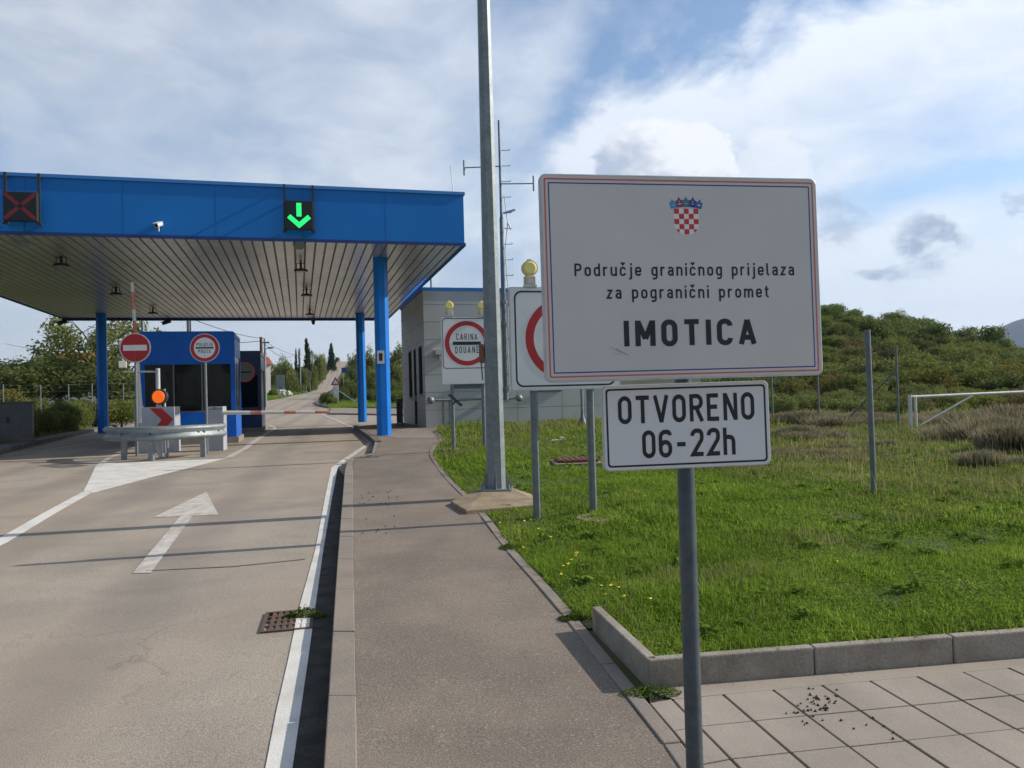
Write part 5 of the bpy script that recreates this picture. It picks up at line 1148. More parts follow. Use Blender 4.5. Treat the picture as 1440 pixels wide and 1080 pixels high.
def scatter(n, y0, y1, s0, s1, keys, ratio, x_min=.27, x_max=.74, mind=.75):
    c = 0; tries = 0
    while c < n and tries < n * 40:
        tries += 1; y = y0 + (y1 - y0) * rs.random() ** .9; x = y * (x_min + (x_max - x_min) * rs.random()); s = s0 + (s1 - s0) * rs.random()
        if any((x - a) ** 2 + (y - b) ** 2 < (mind * (s + r_)) ** 2 for a, b, r_ in placed): continue
        k = rs.choice(keys); placed.append((x, y, s)); c += 1
        if k == 'pine_round': h = s * rs.uniform(1.7, 2.3); plant(k, x, y, gnd(x, y) - .1 - h * .18, h * 1.05, h, LBL[k], 'tree', GRP[k])
        else: plant(k, x, y, gnd(x, y) - .1, s, s * rs.uniform(*ratio), LBL[k], 'shrub', GRP[k])
scatter(62, 24.5, 42, .6, 1.05, ['hill_dark', 'hill_olive', 'hill_olive', 'hill_rust', 'hill_green'], (.8, 1.2), .30, .74, .6)
scatter(105, 42, 92, 1.2, 2.1, ['hill_dark', 'hill_green', 'hill_green', 'hill_green', 'hill_olive', 'hill_olive', 'hill_dark', 'hill_yellow', 'hill_rust'], (.8, 1.25), .27, .74, .58)
scatter(60, 90, 132, 1.8, 2.6, ['pine_round', 'pine_round', 'hill_dark', 'hill_green', 'hill_olive', 'hill_green'], (.8, 1.1), .30, .74, .55)
scatter(60, 128, 150, 1.6, 2.3, ['pine_round', 'pine_round', 'hill_dark', 'hill_green'], (.9, 1.2), .30, .72, .5)
for px, y, key, s, sz, lab in ((1254, 128, 'tree_green', 4.4, 4.4, 'round green tree on the skyline above the fence brace'), (1292, 138, 'tree_dark', 4.6, 4.6, 'lone dark tree breaking the hillside skyline above the fence'), (1350, 135, 'tree_dark', 4.5, 4.2, 'broad dark tree on the skyline near the blue mountain'), (1303, 44, 'hill_yellow', 1.9, 1.7, 'bright yellow shrub just behind the white gate')):
    x = (px - 720 + 8) / F * y; plant(key, x, y, gnd(x, y) - .1, s, sz, lab, 'tree' if 'tree' in key else 'shrub')
# dry clumps and heather on the lawn
for i, (px, py, w, h) in enumerate([(1128, 617, .75, .55), (1245, 628, .35, .30), (1160, 642, .7, .28), (1105, 640, .6, .3), (1395, 618, 1.0, .62), (1432, 640, .8, .7), (1362, 620, .6, .4), (1335, 638, .45, .22), (1420, 600, 1.3, .7), (1385, 655, .5, .35), (1190, 632, .5, .25), (1130, 598, 1.3, .7), (1215, 596, 1.2, .6), (1330, 592, 1.2, .5)]):
    g = G(px, py, .14); plant('heather', g[0], g[1], gz(g[1]) + .08, w * .85, h * (.72 if px < 1380 else .95), 'brown dry heather clump growing in the rough grass by the white gate' if px > 1300 else 'brown dry heather clump growing in the lawn before the wire fence', 'shrub', 'heather clumps by the gate' if px > 1300 else 'heather clumps before the fence')
# left side
def zat(px, py, y): return Zp(px, py, y)
LT = [(20, 60, 'tree_dark', 6.5, 4.2, 'dark leafy tree at the far left behind the fence'), (60, 66, 'tree_dark', 8, 5.4, 'dark bushy tree behind the left end of the wire fence'),
      (-20, 62, 'tree_olive', 7, 4.8, 'olive tree cut by the left photo edge'), (88, 72, 'tree_olive', 8, 6.6, 'olive-brown tree behind the left fence in front of the orange roof'),
      (112, 74, 'tree_dark', 8, 5.4, 'dark tree left of the blue rear column'), (140, 66, 'tree_open', 8.5, 8.6, 'tall loose tree with thin branches behind the left rear column'),
      (185, 70, 'tree_open', 8, 8.0, 'loose branching tree between the rear column and the blue booth'), (160, 62, 'tree_dark', 7, 4.6, 'dark low tree behind the no entry sign'), (205, 66, 'tree_dark', 7, 4.6, 'dark low tree behind the blue booth left corner'),
      (8, 52, 'hill_yellow', 2.0, 2.4, 'yellow-green bush at the left edge behind the cabinet')]
for px, y, key, s, h, lab in LT:
    x = (px - 720 + 0) / F * y; plant(key, x, y, gnd(x, y), s, h * (.86 if key != 'tree_open' else .95), lab, 'tree' if 'tree' in key else 'shrub')
for i, (px, y, s, h) in enumerate([(40, 54, 2.0, 1.5), (78, 54, 2.0, 1.4), (110, 55, 2.0, 1.6), (150, 56, 2.2, 1.5), (180, 57, 2.0, 1.4)]):
    x = (px - 720) / F * y; plant('hill_olive', x, y, gnd(x, y), s, h, 'low brownish shrub behind the left wire fence', 'shrub', 'low shrubs behind the left fence')
# hedge along left kerb
hd = []
for i in range(17):
    t_ = i / 16; x = -16.6 - 3.7 * t_ - .25; y = 25.6 + 11.8 * t_
    plant('hill_dark' if i % 3 else 'hill_green', x - .35, y, gz(y) + .05, .85, 1.0 + .12 * math.sin(i * 2.1) + (.35 if i > 12 else 0), 'low dark hedge bush in the row along the left kerb', 'hedge bush', 'hedge bushes along the left kerb')
for px, y, s, h, k, lab in ((170, 41, 1.5, 1.4, 'hill_green', 'leafy green bush right of the left rear column'), (133, 40, .9, 1.4, 'hill_rust', 'brown leafless bush just left of the left rear column')):
    x = (px - 720) / F * y; plant(k, x, y, gz(y) + .05, s, h, lab, 'shrub')
# road side, far
def onroad(px, py): g = G(px, py); return g
FT = [(431.5, 164, 'cypress', 11, 0, 474, 'tall pointed dark cypress beside the far road'), (416, 150, 'cypress', 5, 0, 489, 'slim cypress left of the tallest one'), (420.5, 152, 'cypress', 4.5, 0, 491, 'small cypress beside a pole near the tallest one'),
      (465.5, 262, 'pine', 15, 0, 481, 'dark conical conifer on the crest beside the far road'), (402, 140, 'tree_green', 30, 0, 500, 'green round tree behind the white house and lamp posts'), (386, 158, 'tree_olive', 22, 0, 507, 'olive tree right behind the white house'),
      (444, 200, 'tree_olive', 24, 0, 492, 'yellow-green tree between the cypress and the conifer'), (451.5, 245, 'tree_green', 18, 0, 498, 'green tree just below the dark conifer'), (436, 165, 'tree_green', 22, 0, 508, 'green tree right of the tallest cypress by the road bend'),
      (424, 156, 'tree_olive', 24, 0, 514, 'green bush-like tree below the tallest cypress'), (409, 136, 'tree_olive', 24, 0, 521, 'olive bush-like tree behind the grey-green panel'), (473, 320, 'tree_olive', 9, 0, 501, 'small pale tree at the road crest'),
      (440, 185, 'tree_dark', 15, 0, 522, 'dark bush-like tree at the left road bend'),
      (505, 150, 'tree_green', 26, 0, 486, 'green tree right of the far road beside the rear column'), (517, 140, 'tree_green', 26, 0, 487, 'green tree between the two right columns'), (556, 120, 'tree_dark', 28, 0, 487, 'dark green tree right of the front right column'),
      (494, 140, 'tree_olive', 17, 0, 497, 'olive tree left of the rear right column'), (497, 110, 'tree_dark', 22, 0, 515, 'dark tree directly left of the rear right column'), (521, 105, 'tree_olive', 26, 0, 515, 'olive tree between the right columns, lower one'), (490, 150, 'tree_green', 15, 0, 521, 'green bush right of the far road near the blue sign'),
      (562, 100, 'tree_olive', 28, 0, 508, 'olive tree at the left corner of the office building')]
for px, y, key, w, h, pytop, lab in FT:
    p = Zp(px, pytop, y); zb_ = gnd(p.x, y) - .1; h = p.z - zb_
    ws_ = {'cypress': .24, 'pine': .62}.get(key, 1.05); plant(key, p.x, y, zb_ - (h * .25 if 'tree' in key else 0), w * y / F / ws_, h * (1.25 if 'tree' in key else 1), lab, 'tree')
for i, (px, y, s, h) in enumerate([(453, 84, .65, 1.25), (458, 82, .75, 1.35), (464, 80, .7, .9)]):
    x = (px - 717) / F * y; plant('hill_dark' if i < 2 else 'hill_green', x, y, gz(y) + .1, s, h, 'low bush on the kerbed island beyond the canopy', 'shrub', 'bushes on the far kerbed island')
for i, (px, y, s, h) in enumerate([(480, 88, .8, 1.8), (487, 92, 1.1, 2.6), (495, 90, 1.1, 2.3), (527, 86, 1.0, 2.2), (548, 82, 1.2, 2.4), (556, 78, 1.1, 1.4), (518, 84, .9, 1.5), (484, 118, 1.2, 3.0)]):
    x = (px - 717) / F * y; plant('hill_green' if i % 2 else 'hill_dark', x, y, gz(y) + .1, s, h, 'roadside bush to the right of the far road', 'shrub', 'bushes right of the far road')
for i, (px, y, s, h) in enumerate([(428, 165, 1.2, 1.8), (420, 150, 1.0, 1.6), (437, 190, 1.4, 2.0), (444, 225, 1.6, 2.4), (380, 125, .9, 1.2), (452, 262, 1.8, 2.5)]):
    x = (px - 717) / F * y; plant('hill_olive' if i % 2 else 'hill_green', x, y, gz(y), s, h, 'roadside bush to the left of the far road', 'shrub', 'bushes left of the far road')
# house, panels, poles
hp = Zp(388, 535, 152); t = thing('house', 'white house with a red tiled roof behind the second booth', 'house', (hp.x - 4.6, 152, gnd(hp.x, 152)), .5)
hz = Zp(377, 512, 152).z - gnd(hp.x, 152)
MB().box(-3.5, 3.5, 0, 7, 0, hz).build('wall', 'plaster', t)
q = MB(); q.add([(-3.9, -.4, hz), (3.9, -.4, hz), (3.9, 7.4, hz), (-3.9, 7.4, hz), (-3.9, 3.5, hz + 1.7), (3.9, 3.5, hz + 1.7)], [(0, 1, 5, 4), (1, 2, 5), (2, 3, 4, 5), (3, 0, 4), (0, 3, 2, 1)]); rf = q.build('roof', 'roof_tile', t)
MB().box(2.6, 3.1, 1.6, 2.1, hz + .6, hz + 2.4).build('chimney', 'roof_tile', rf)
for x in (-1.8, .2, 2.2): q = MB(); q.box(x - .4, x + .4, -.02, -.001, hz * .45, hz * .75); w_ = q.build('window', 'glass', t)
hp = Zp(96, 497, 95); t = thing('house', 'orange tiled roof of a house half hidden by the left trees', 'house', (hp.x, 95, gnd(hp.x, 95)), .2); hz = Zp(96, 512, 95).z - gnd(hp.x, 95)
MB().box(-4, 5, 0, 6, 0, hz).build('wall', 'plaster', t); q = MB(); q.add([(-4.3, -.3, hz), (5.3, -.3, hz), (5.3, 6.3, hz), (-4.3, 6.3, hz), (-2, 3, hz + 1.6), (3, 3, hz + 1.6)], [(0, 1, 5, 4), (1, 2, 5), (2, 3, 4, 5), (3, 0, 4), (0, 3, 2, 1)]); q.build('roof', 'orange_roof', t)
def pole(px, ytop, y, r, name, mat, label, cat='pole', lamp=False, group=None):
    p = Zp(px, ytop, y); zb_ = gnd(p.x, y); t = thing(name, label, cat, (p.x, y, zb_), 0, group)
    MB().cyl((0, 0, -.2), (0, 0, p.z - zb_), r, r * .75, 8).build('shaft', mat, t)
    if lamp: q = MB(); q.box(-.5, .5, -.08, .08, p.z - zb_ - .5, p.z - zb_ - .35); q.cyl((.0, 0, p.z - zb_ - 1.1), (.45, 0, p.z - zb_ - 1.0), .05, .05, 6); q.box(.35, .9, -.15, .15, p.z - zb_ - 1.08, p.z - zb_ - .92); q.build('cross_arm', 'galv', t)
    return Vector((p.x, y, p.z))
w1 = pole(367, 474, 80, .20, 'utility_pole', 'wood', 'thick brown wooden pole rising behind the dark second booth', 'utility pole')
w2 = pole(372, 476, 82, .13, 'utility_pole', 'sign_back', 'pale concrete pole with lamp arms beside the brown pole', 'utility pole', True)
w3 = pole(421.5, 489, 148, .14, 'utility_pole', 'sign_back', 'slim pole with a lamp left of the tall cypress', 'utility pole')
w4 = pole(439, 494, 186, .18, 'utility_pole', 'sign_back', 'pole right of the tall cypress', 'utility pole', True)
q = MB()
def sag(a, b, s, n=10): return [a.lerp(b, i / n) - Vector((0, 0, 4 * s * (i / n) * (1 - i / n))) for i in range(n + 1)]
q.tube(sag(w2 - Vector((0, 0, .6)), w3, 1.6), .03, 4); q.tube(sag(w2 - Vector((0, 0, .3)), w4, 1.2), .025, 4); q.tube(sag(w1 - Vector((0, 0, .4)), Vector((-40, 74, 9.5)), .8), .03, 4)
q.tube(sag(w2, Zp(250, 440, 46), .3), .025, 4)
tag(q.build('overhead_cables', 'dark_metal'), 'thin overhead cables strung between the poles beyond the booths', 'cable')
def back_panel(px0, px1, py0, py1, y, mat, name, label, cat='sign', legs=True):
    a = Zp(px0, py0, y); b = Zp(px1, py1, y); zb_ = gnd(a.x, y); t = thing(name, label, cat, ((a.x + b.x) / 2, y, zb_)); w = abs(b.x - a.x) / 2
    q = MB(); q.box(-w, w, 0, .05, min(a.z, b.z) - zb_, max(a.z, b.z) - zb_); q.build('panel', mat, t)
    for s in (-1, 1): MB().cyl((s * w * .6, .1, -.2), (s * w * .6, .1, a.z - zb_ - .05), .05, .05, 6).build('post', 'sign_back', t)
back_panel(388, 400, 527, 545, 122, 'sign_back', 'road_sign', 'grey-green back of a large road sign in front of the house')
back_panel(428, 438, 522, 533, 156, 'sign_back', 'road_sign', 'grey back of a road sign below the tall cypress')
back_panel(480, 492, 517, 524, 112, 'blue_sign', 'road_sign', 'dark blue sign at the right of the far road')
# triangular sign + white board post
p = Zp(472, 540, 82); zb_ = gz(82); t = thing('road_sign', 'triangular warning sign above a tall white plate at the far road mouth', 'road sign', (p.x, 82, zb_))
MB().box(-.25, .25, 0, .05, .2, p.z - zb_ + .2).build('plate', 'sign_white_b', t); q = MB(); q.plate([(-.55, p.z - zb_ - .1), (.55, p.z - zb_ - .1), (0, p.z - zb_ + .75)], -.03, -.01); q.build('triangle', 'sign_red', t)
q = MB(); q.plate([(-.3, p.z - zb_ + .03), (.3, p.z - zb_ + .03), (0, p.z - zb_ + .5)], -.04, -.031); q.build('triangle_centre', 'sign_white_b', t)
a = Zp(470, 545, 79); b = Zp(502, 567, 70); tag(MB().cyl(a, b, .05, .05, 6).build('barrier_pole', 'sign_back'), 'thin slanting grey pole beside the far triangular sign', 'pole')
for px in (422,):
    p = Zp(px, 502, 147.5); tag(MB().lathe([(0, -.22), (.16, -.12), (.22, 0), (.16, .12), (0, .22)], 12, 0, tuple(p)).build('globe_lamp', 'white_paint'), 'white globe lamp on the slim pole left of the cypress', 'lamp')
# stones
for k in range(9):
    px = 392 + k * 1.9; y = 124 + random.uniform(-2, 4); p = Zp(px, 550, y); r_ = .38 + .22 * random.random()
    bm = bmesh.new(); bmesh.ops.create_icosphere(bm, subdivisions=2, radius=r_)
    for v in bm.verts: v.co *= 1 + .25 * math.sin(v.co.x * 9 + k) * math.cos(v.co.y * 7 + k * 2); v.co.z *= .8
    me = bpy.data.meshes.new('boulder'); bm.to_mesh(me); bm.free(); me.materials.append(M['stone']); o = bpy.data.objects.new('boulder', me); C.objects.link(o); o.location = (p.x, y, gnd(p.x, y) + .25 + .35 * (k % 3 == 1)); tag(o, 'pale limestone boulder in the heap below the grey-green sign back', 'boulder', 'limestone boulders by the far road')

# ------------------------------------------------------------------ grass blades
def blades(name, P, h, w, mat, lean=.5, kind='stuff', label=None, cat=None):
    n = len(P); a = rng.random(n) * 2 * PI; d = np.stack([np.cos(a), np.sin(a), np.zeros(n)], 1); s = np.stack([-np.sin(a), np.cos(a), np.zeros(n)], 1)
    hh = h * (.45 + .9 * rng.random(n)); ww = w * (.7 + .6 * rng.random(n)); le = lean * (rng.random(n) * 1.4)
    up = np.array([0, 0, 1.0])
    p1 = P + up * (hh * .6)[:, None] + d * (hh * le * .35)[:, None]; p2 = P + up * (hh * np.clip(1 - le * .35, .5, 1))[:, None] + d * (hh * le)[:, None]
    V = np.stack([P - s * ww[:, None] * .5, P + s * ww[:, None] * .5, p1 + s * ww[:, None] * .4, p1 - s * ww[:, None] * .4, p2 + s * ww[:, None] * .05, p2 - s * ww[:, None] * .05], 1).reshape(-1, 3)
    i = np.arange(n)[:, None] * 6; Fc = np.concatenate([i + np.array([[0, 1, 2, 3]]), i + np.array([[3, 2, 4, 5]])], 1).reshape(-1, 4)
    o = np_mesh(name, V, Fc, mat); tag(o, label, cat, None, kind); return o
PX = np.array([q_[1] for q_ in ([edge0] + edge)]); PXx = np.array([q_[0] for q_ in ([edge0] + edge)])
order = np.argsort(PX); PX = PX[order]; PXx = PXx[order]
lz = np.vectorize(lawn_z)
def vnoise(x, y, s, seed=0):
    r_ = np.random.default_rng(seed); o_ = 0
    for k in range(5): a = r_.random() * 6.28; f_ = s * (1 + .7 * k); o_ = o_ + np.sin(x * math.cos(a) * f_ + y * math.sin(a) * f_ + r_.random() * 6.28) / (1 + .4 * k)
    return o_ / 2.4
def lawn_pts(n, y0, y1, xr):
    y = y0 + (y1 - y0) * rng.random(n); x = -3.4 + (xr * y + 4.4) * rng.random(n)
    ed = np.interp(y, PX, PXx)
    ok = x > ed + .012 + .03 * vnoise(x, y, 6, 3)
    front = 3.83 + (x - .63) * (du.y / du.x) + .06
    ok &= ~((y < front)); 
    ok &= ~((y < 4.9) & (x < c0.x + (c0.y - y) * (cc.x - c0.x) / (c0.y - cc.y) + .062))
    ok &= (y < 27.2 + (x + 3.0) * .27) | (x > 4.2)
    ok &= ~((abs(x - hc.x) < .45) & (abs(y - hc.y) < .5))
    ok &= ~(((x - lx) / .52) ** 2 + ((y - 9.6) / .62) ** 2 < 1)
    return x[ok], y[ok]
def dryness(x, y): return np.clip(.75 * smooth(9.0, 15, y + .45 * x - 1.5 * (x < 3)) * (.35 + .65 * smooth(.12, .35, x / y)) + .45 * vnoise(x, y, .45, 8) * smooth(6, 12, y) + .25 * vnoise(x, y, 2.1, 9), 0, 1)
for (n, y0, y1, xr, h, w) in ((190000, 3.8, 7.0, .78, .072, .0058), (150000, 7, 12, .74, .08, .009), (90000, 12, 20, .74, .10, .016), (70000, 20, 34, .76, .15, .03)):
    x, y = lawn_pts(n, y0, y1, xr); z = lz(x, y) + np.interp(y, GY, GZ) - .01
    P = np.stack([x, y, z], 1); dr = dryness(x, y); r_ = rng.random(len(x)); m_ = r_ < dr * .75
    hv_ = (1 + .5 * vnoise(x, y, 1.3, 4) + .45 * vnoise(x, y, 5, 5))
    bare = (vnoise(x, y, .9, 21) + .35 * vnoise(x, y, 4, 22) > .95) | ((x - (lx + .1)) ** 2 + (y - 11.1) ** 2 < .3 * (1 + .5 * vnoise(x, y, 5, 2)))
    keep = ~bare | (rng.random(len(x)) < .25)
    a_ = keep & ~m_; blades('lawn_grass', P[a_], h * .85 * np.clip(hv_[a_], .35, 1.8), w, 'grass', 1.0, label='green lawn grass')
    q_ = P[a_][::3] + np.array([0, 0, h * .25]); nq = len(q_); nr_ = rng.normal(size=(nq, 3)); nr_[:, 2] = abs(nr_[:, 2]) + .8; nr_ /= np.linalg.norm(nr_, axis=1)[:, None]; aa = np.cross(nr_, rng.normal(size=(nq, 3))); aa /= np.linalg.norm(aa, axis=1)[:, None]; bb = np.cross(nr_, aa)
    sz_ = (w * 1.5 * (.6 + .8 * rng.random(nq)))[:, None]; q_[:, 2] += rng.random(nq) * h * .35
    oo = np_mesh('lawn_clover', np.stack([q_ - aa * sz_, q_ - bb * sz_ * .7, q_ + aa * sz_, q_ + bb * sz_ * .7], 1).reshape(-1, 3), np.arange(nq * 4).reshape(nq, 4), 'clover'); tag(oo, 'small broad leaves between the lawn grass', None, None, 'stuff')
    b_ = keep & m_; 
    if b_.sum() > 50: blades('dry_grass', P[b_], h * 1.25 * np.clip(hv_[b_], .35, 1.8), w * .9, 'grass_dry', .5, label='dry grass mixed into the lawn')
P_ = []; 
for _k in range(230):
    y = 4.1 + 14 * rng.random() ** 1.5; x = -3.0 + (.74 * y + 4) * rng.random(); xa = np.array([x]); ya = np.array([y])
    if x < np.interp(y, PX, PXx) + .12 or (y < 5.2 and x < 1.0) or y < 4.1 + .12 * x: continue
    r_ = .03 + .06 * rng.random(); m = int(26 * (r_ / .08) ** 2) + 10; a = rng.random(m) * 6.28; q_ = rng.random(m) ** .6 * r_
    P_.append(np.stack([x + q_ * np.cos(a), y + q_ * np.sin(a), lawn_z(x, y) + gz(y) + .025 + .04 * rng.random(m)], 1))
P_ = np.concatenate(P_); nq = len(P_); nr_ = rng.normal(size=(nq, 3)); nr_[:, 2] = abs(nr_[:, 2]) + 1.0; nr_ /= np.linalg.norm(nr_, axis=1)[:, None]; aa = np.cross(nr_, rng.normal(size=(nq, 3))); aa /= np.linalg.norm(aa, axis=1)[:, None]; bb = np.cross(nr_, aa); sz_ = (.016 + .016 * rng.random(nq))[:, None]
tag(np_mesh('lawn_weeds', np.stack([P_ - aa * sz_ * 1.4, P_ - bb * sz_ * .6, P_ + aa * sz_ * 1.4, P_ + bb * sz_ * .6], 1).reshape(-1, 3), np.arange(nq * 4).reshape(nq, 4), 'weed_lawn'), 'broad-leaved weeds in the lawn', None, None, 'stuff')
# tall straw stalks toward the gate
n = 900; y = 9 + 12 * rng.random(n); x = y * (.42 + .3 * rng.random(n)); blades('dry_grass', np.stack([x, y, lz(x, y) + np.interp(y, GY, GZ)], 1), .30, .008, 'grass_dry', .5, label='tall dry stalks in the rough grass')
# beyond the fence: rough grass
n = 60000; y = 26 + 40 * rng.random(n) ** 1.3; x = y * (.22 + .54 * rng.random(n)); z = np.interp(y, GY, GZ) + hill(x, y) - .05
blades('dry_grass', np.stack([x, y, z], 1), .35, .05, 'grass_dry', .6, label='rough dry grass beyond the fence')
# left verge grass
n = 45000; t_ = rng.random(n); y = 24 + 46 * rng.random(n); x = -(15.4 + (y - 24) * .37) - 14 * rng.random(n)
z = np.interp(y, GY, GZ) + hill(x, y) + .08
ok = x > -.66 * y - 2; blades('dry_grass', np.stack([x, y, z], 1)[ok], .22, .03, 'grass_dry', .6, label='pale grass between the hedge and the left fence')
# far island grass
n = 9000; y = 70 + 22 * rng.random(n); x = (-.235 + .14 * rng.random(n)) * y; blades('lawn_grass', np.stack([x, y, np.interp(y, GY, GZ) + .1], 1), .25, .05, 'grass', .5, label='grass on the far island')
drape('verge', [far_l[0], far_l[1], far_l[2], far_l[3], (far_l[3][0] - 12, far_l[3][1]), (far_l[0][0] - 14, far_l[0][1])], .04, 'bed_earth')
n = 26000; s_ = rng.random(n) ** 1.6; Lx = np.array([p[0] for p in far_l[:6]]); Ly = np.array([p[1] for p in far_l[:6]]); y = Ly[0] + (Ly[-1] - Ly[0]) * s_; x = np.interp(y, Ly, Lx) - .3 - 7 * rng.random(n) ** 1.5
blades('lawn_grass', np.stack([x, y, np.interp(y, GY, GZ) + .02], 1), .3, .08, 'grass', .5, label='grass verge along the far road')
# flowers
def flowers(name, pts, r, mat, label):
    q = MB()
    for x, y in pts:
        z = lawn_z(x, y) + gz(y) + random.uniform(.05, .10); n = 6; vs = [(x, y, z + .004)] + [(x + r * math.cos(k), y + r * math.sin(k), z + random.uniform(-.004, .008)) for k in np.linspace(0, 2 * PI, n + 1)[:-1]]
        q.add(vs, [(0, 1 + i, 1 + (i + 1) % n) for i in range(n)])
    tag(q.build(name, mat), label, None, None, 'stuff')
pts = []
for px, py in ((722, 762), (732, 738), (755, 742), (768, 740), (775, 752), (735, 728), (780, 790), (805, 785), (812, 780), (800, 793), (795, 800), (812, 783), (705, 735), (745, 732), (735, 765), (845, 835), (862, 838), (868, 836), (880, 845), (915, 862), (850, 850), (910, 845), (830, 690), (895, 735), (893, 692), (660, 632), (1240, 690), (1423, 713), (1370, 720), (820, 640), (905, 700), (790, 805), (808, 778), (700, 700), (1000, 720), (1100, 640), (1180, 800)):
    g = G(px + random.uniform(-3, 3), py + 8, .14); pts.append(g)
flowers('yellow_wildflowers', pts, .014, 'petal', 'small yellow wildflowers dotted in the lawn')
pts = [(G(785, 622, .14)[0] + random.gauss(0, .16), G(785, 622, .14)[1] + random.gauss(0, .2)) for _ in range(26)]
flowers('white_wildflowers', pts, .035, 'petal_white', 'tuft of white wildflowers in the lawn')
# weeds: at drain, kerb corner, path edge
def weed(cx, cy, z, rx, ry, n, h, label, ang=0, size=.014):
    r1 = np.random.default_rng(int(abs(cx * 1000)) % 9999); a = r1.random(n) * 6.28; rr_ = r1.random(n) ** .6; X_ = rr_ * np.cos(a) * rx; Y_ = rr_ * np.sin(a) * ry
    P = np.stack([cx + X_ * math.cos(ang) - Y_ * math.sin(ang), cy + X_ * math.sin(ang) + Y_ * math.cos(ang), z + h * (1 - rr_) * r1.random(n) + .004], 1)
    nr = r1.normal(size=(n, 3)); nr[:, 2] = abs(nr[:, 2]) + .5; nr /= np.linalg.norm(nr, axis=1)[:, None]; a_ = np.cross(nr, r1.normal(size=(n, 3))); a_ /= np.linalg.norm(a_, axis=1)[:, None]; b_ = np.cross(nr, a_); s_ = size * (.6 + .8 * r1.random(n))[:, None]
    V = np.stack([P - a_ * s_, P - b_ * s_ * .4, P + a_ * s_, P + b_ * s_ * .4], 1).reshape(-1, 3); o = np_mesh('weed', V, np.arange(n * 4).reshape(n, 4), 'weed'); tag(o, label, 'weed')
g = G(432, 870); weed(g[0] - .02, g[1] + .03, gz(g[1]), .17, .06, 560, .09, 'green weed growing over the top edge of the drain grate')
g = G(917, 978, .12); weed(g[0], g[1] + .02, gz(g[1]) + .12, .15, .07, 520, .045, 'low olive weed at the corner of the concrete edging beside the footpath', size=.009)
g = G(805, 872, .12); weed(g[0], g[1] + .02, gz(g[1]) + .12, .09, .06, 500, .04, 'small green weed on the footpath edge near the edging stone end', size=.010)
g = G(1285, 928, .12); weed(g[0], g[1] + .01, gz(g[1]) + .12, .22, .025, 420, .03, 'thin weed along the foot of the right edging stone', ang=.1, size=.008)
g = G(718, 770, .12); weed(g[0], g[1], gz(g[1]) + .12, .10, .12, 500, .04, 'small weed on the footpath edge below the lamp pole', size=.012)
# dark seeds on the slabs
q = MB(); rr2 = random.Random(3)
for k in range(62):
    if k < 34: px = rr2.gauss(1150, 13); py = rr2.gauss(982, 7)
    elif k < 48: px = rr2.uniform(1105, 1165); py = 998 - (px - 1135) * .1 + rr2.uniform(-2, 2)
    else: px = rr2.uniform(1115, 1275); py = rr2.uniform(985, 1040)
    x, y = G(px, py, .13); s = .0062 + .0025 * rr2.random(); q.T = Matrix.Translation((x, y, gz(y) + .122)) @ Matrix.Rotation(rr2.random() * 6, 4, 'Z'); q.add([(-s, 0, 0), (0, -s * .7, 0), (s, 0, 0), (0, s * .7, 0), (0, 0, s * 1.2)], [(0, 1, 4), (1, 2, 4), (2, 3, 4), (3, 0, 4)])
    if rr2.random() < .3: q.add([(s, -.001, .002), (s * 2.6, 0, .004), (s, .001, .003)], [(0, 1, 2)])
tag(q.build('fallen_seeds', 'cone'), 'dark fallen seeds scattered on the paving slabs', None, None, 'stuff')
# bits of litter on the footpath
q = MB()
for k in range(26):
    px = rr2.uniform(505, 560); py = rr2.uniform(690, 712) if k < 18 else rr2.uniform(720, 760); x, y = G(px, py, .12); s = .012; q.T = Matrix.Translation((x, y, gz(y) + .121)); q.add([(-s, 0, 0), (0, -s, 0), (s, 0, 0), (0, s, 0), (0, 0, s)], [(0, 1, 4), (1, 2, 4), (2, 3, 4), (3, 0, 4)])
tag(q.build('fallen_leaves', 'cone'), 'dark leaf crumbs on the footpath', None, None, 'stuff')

# ------------------------------------------------------------------ air
hz_m = bpy.data.materials.new('haze air'); hz_m.use_nodes = True; hn = hz_m.node_tree; hn.nodes.remove(hn.nodes['Principled BSDF'])
pv = hn.nodes.new('ShaderNodeVolumePrincipled'); pv.inputs['Color'].default_value = (.55, .72, 1.0, 1); pv.inputs['Density'].default_value = HAZE; pv.inputs['Anisotropy'].default_value = .2
hn.links.new(pv.outputs[0], hn.nodes['Material Output'].inputs['Volume']); M['haze'] = hz_m
hb = MB().box(-7800, 7800, -900, 7300, -90, 760).build('haze', 'haze'); tag(hb, 'thin bluish air haze', None, None, 'stuff')
# ------------------------------------------------------------------ light
AZ = math.radians(79); EL = math.radians(30.2)
sun = bpy.data.lights.new('sun', 'SUN'); sun.energy = 4.9; sun.angle = math.radians(.53); sun.color = (1, .92, .80)
so = bpy.data.objects.new('sun', sun); C.objects.link(so)
sd3 = Vector((math.sin(AZ) * math.cos(EL), math.cos(AZ) * math.cos(EL), math.sin(EL))); so.rotation_euler = sd3.to_track_quat('Z', 'Y').to_euler(); so.location = (20, 0, 30)
world = bpy.data.worlds.new('World'); scene.world = world; world.use_nodes = True; nt = world.node_tree
bg = nt.nodes['Background']; sky = nt.nodes.new('ShaderNodeTexSky'); sky.sky_type = 'NISHITA'; sky.sun_disc = False; sky.sun_elevation = EL; sky.sun_rotation = AZ
sky.air_density = 1.0; sky.dust_density = .6; sky.ozone_density = 1.6
def val(v): 
    return v
def MA(op, a, b=None, c=None):
    n = nt.nodes.new('ShaderNodeMath'); n.operation = op
    for i, v in enumerate((a, b, c)):
        if v is None: continue
        if isinstance(v, (int, float)): n.inputs[i].default_value = v
        else: nt.links.new(v, n.inputs[i])
    return n.outputs[0]
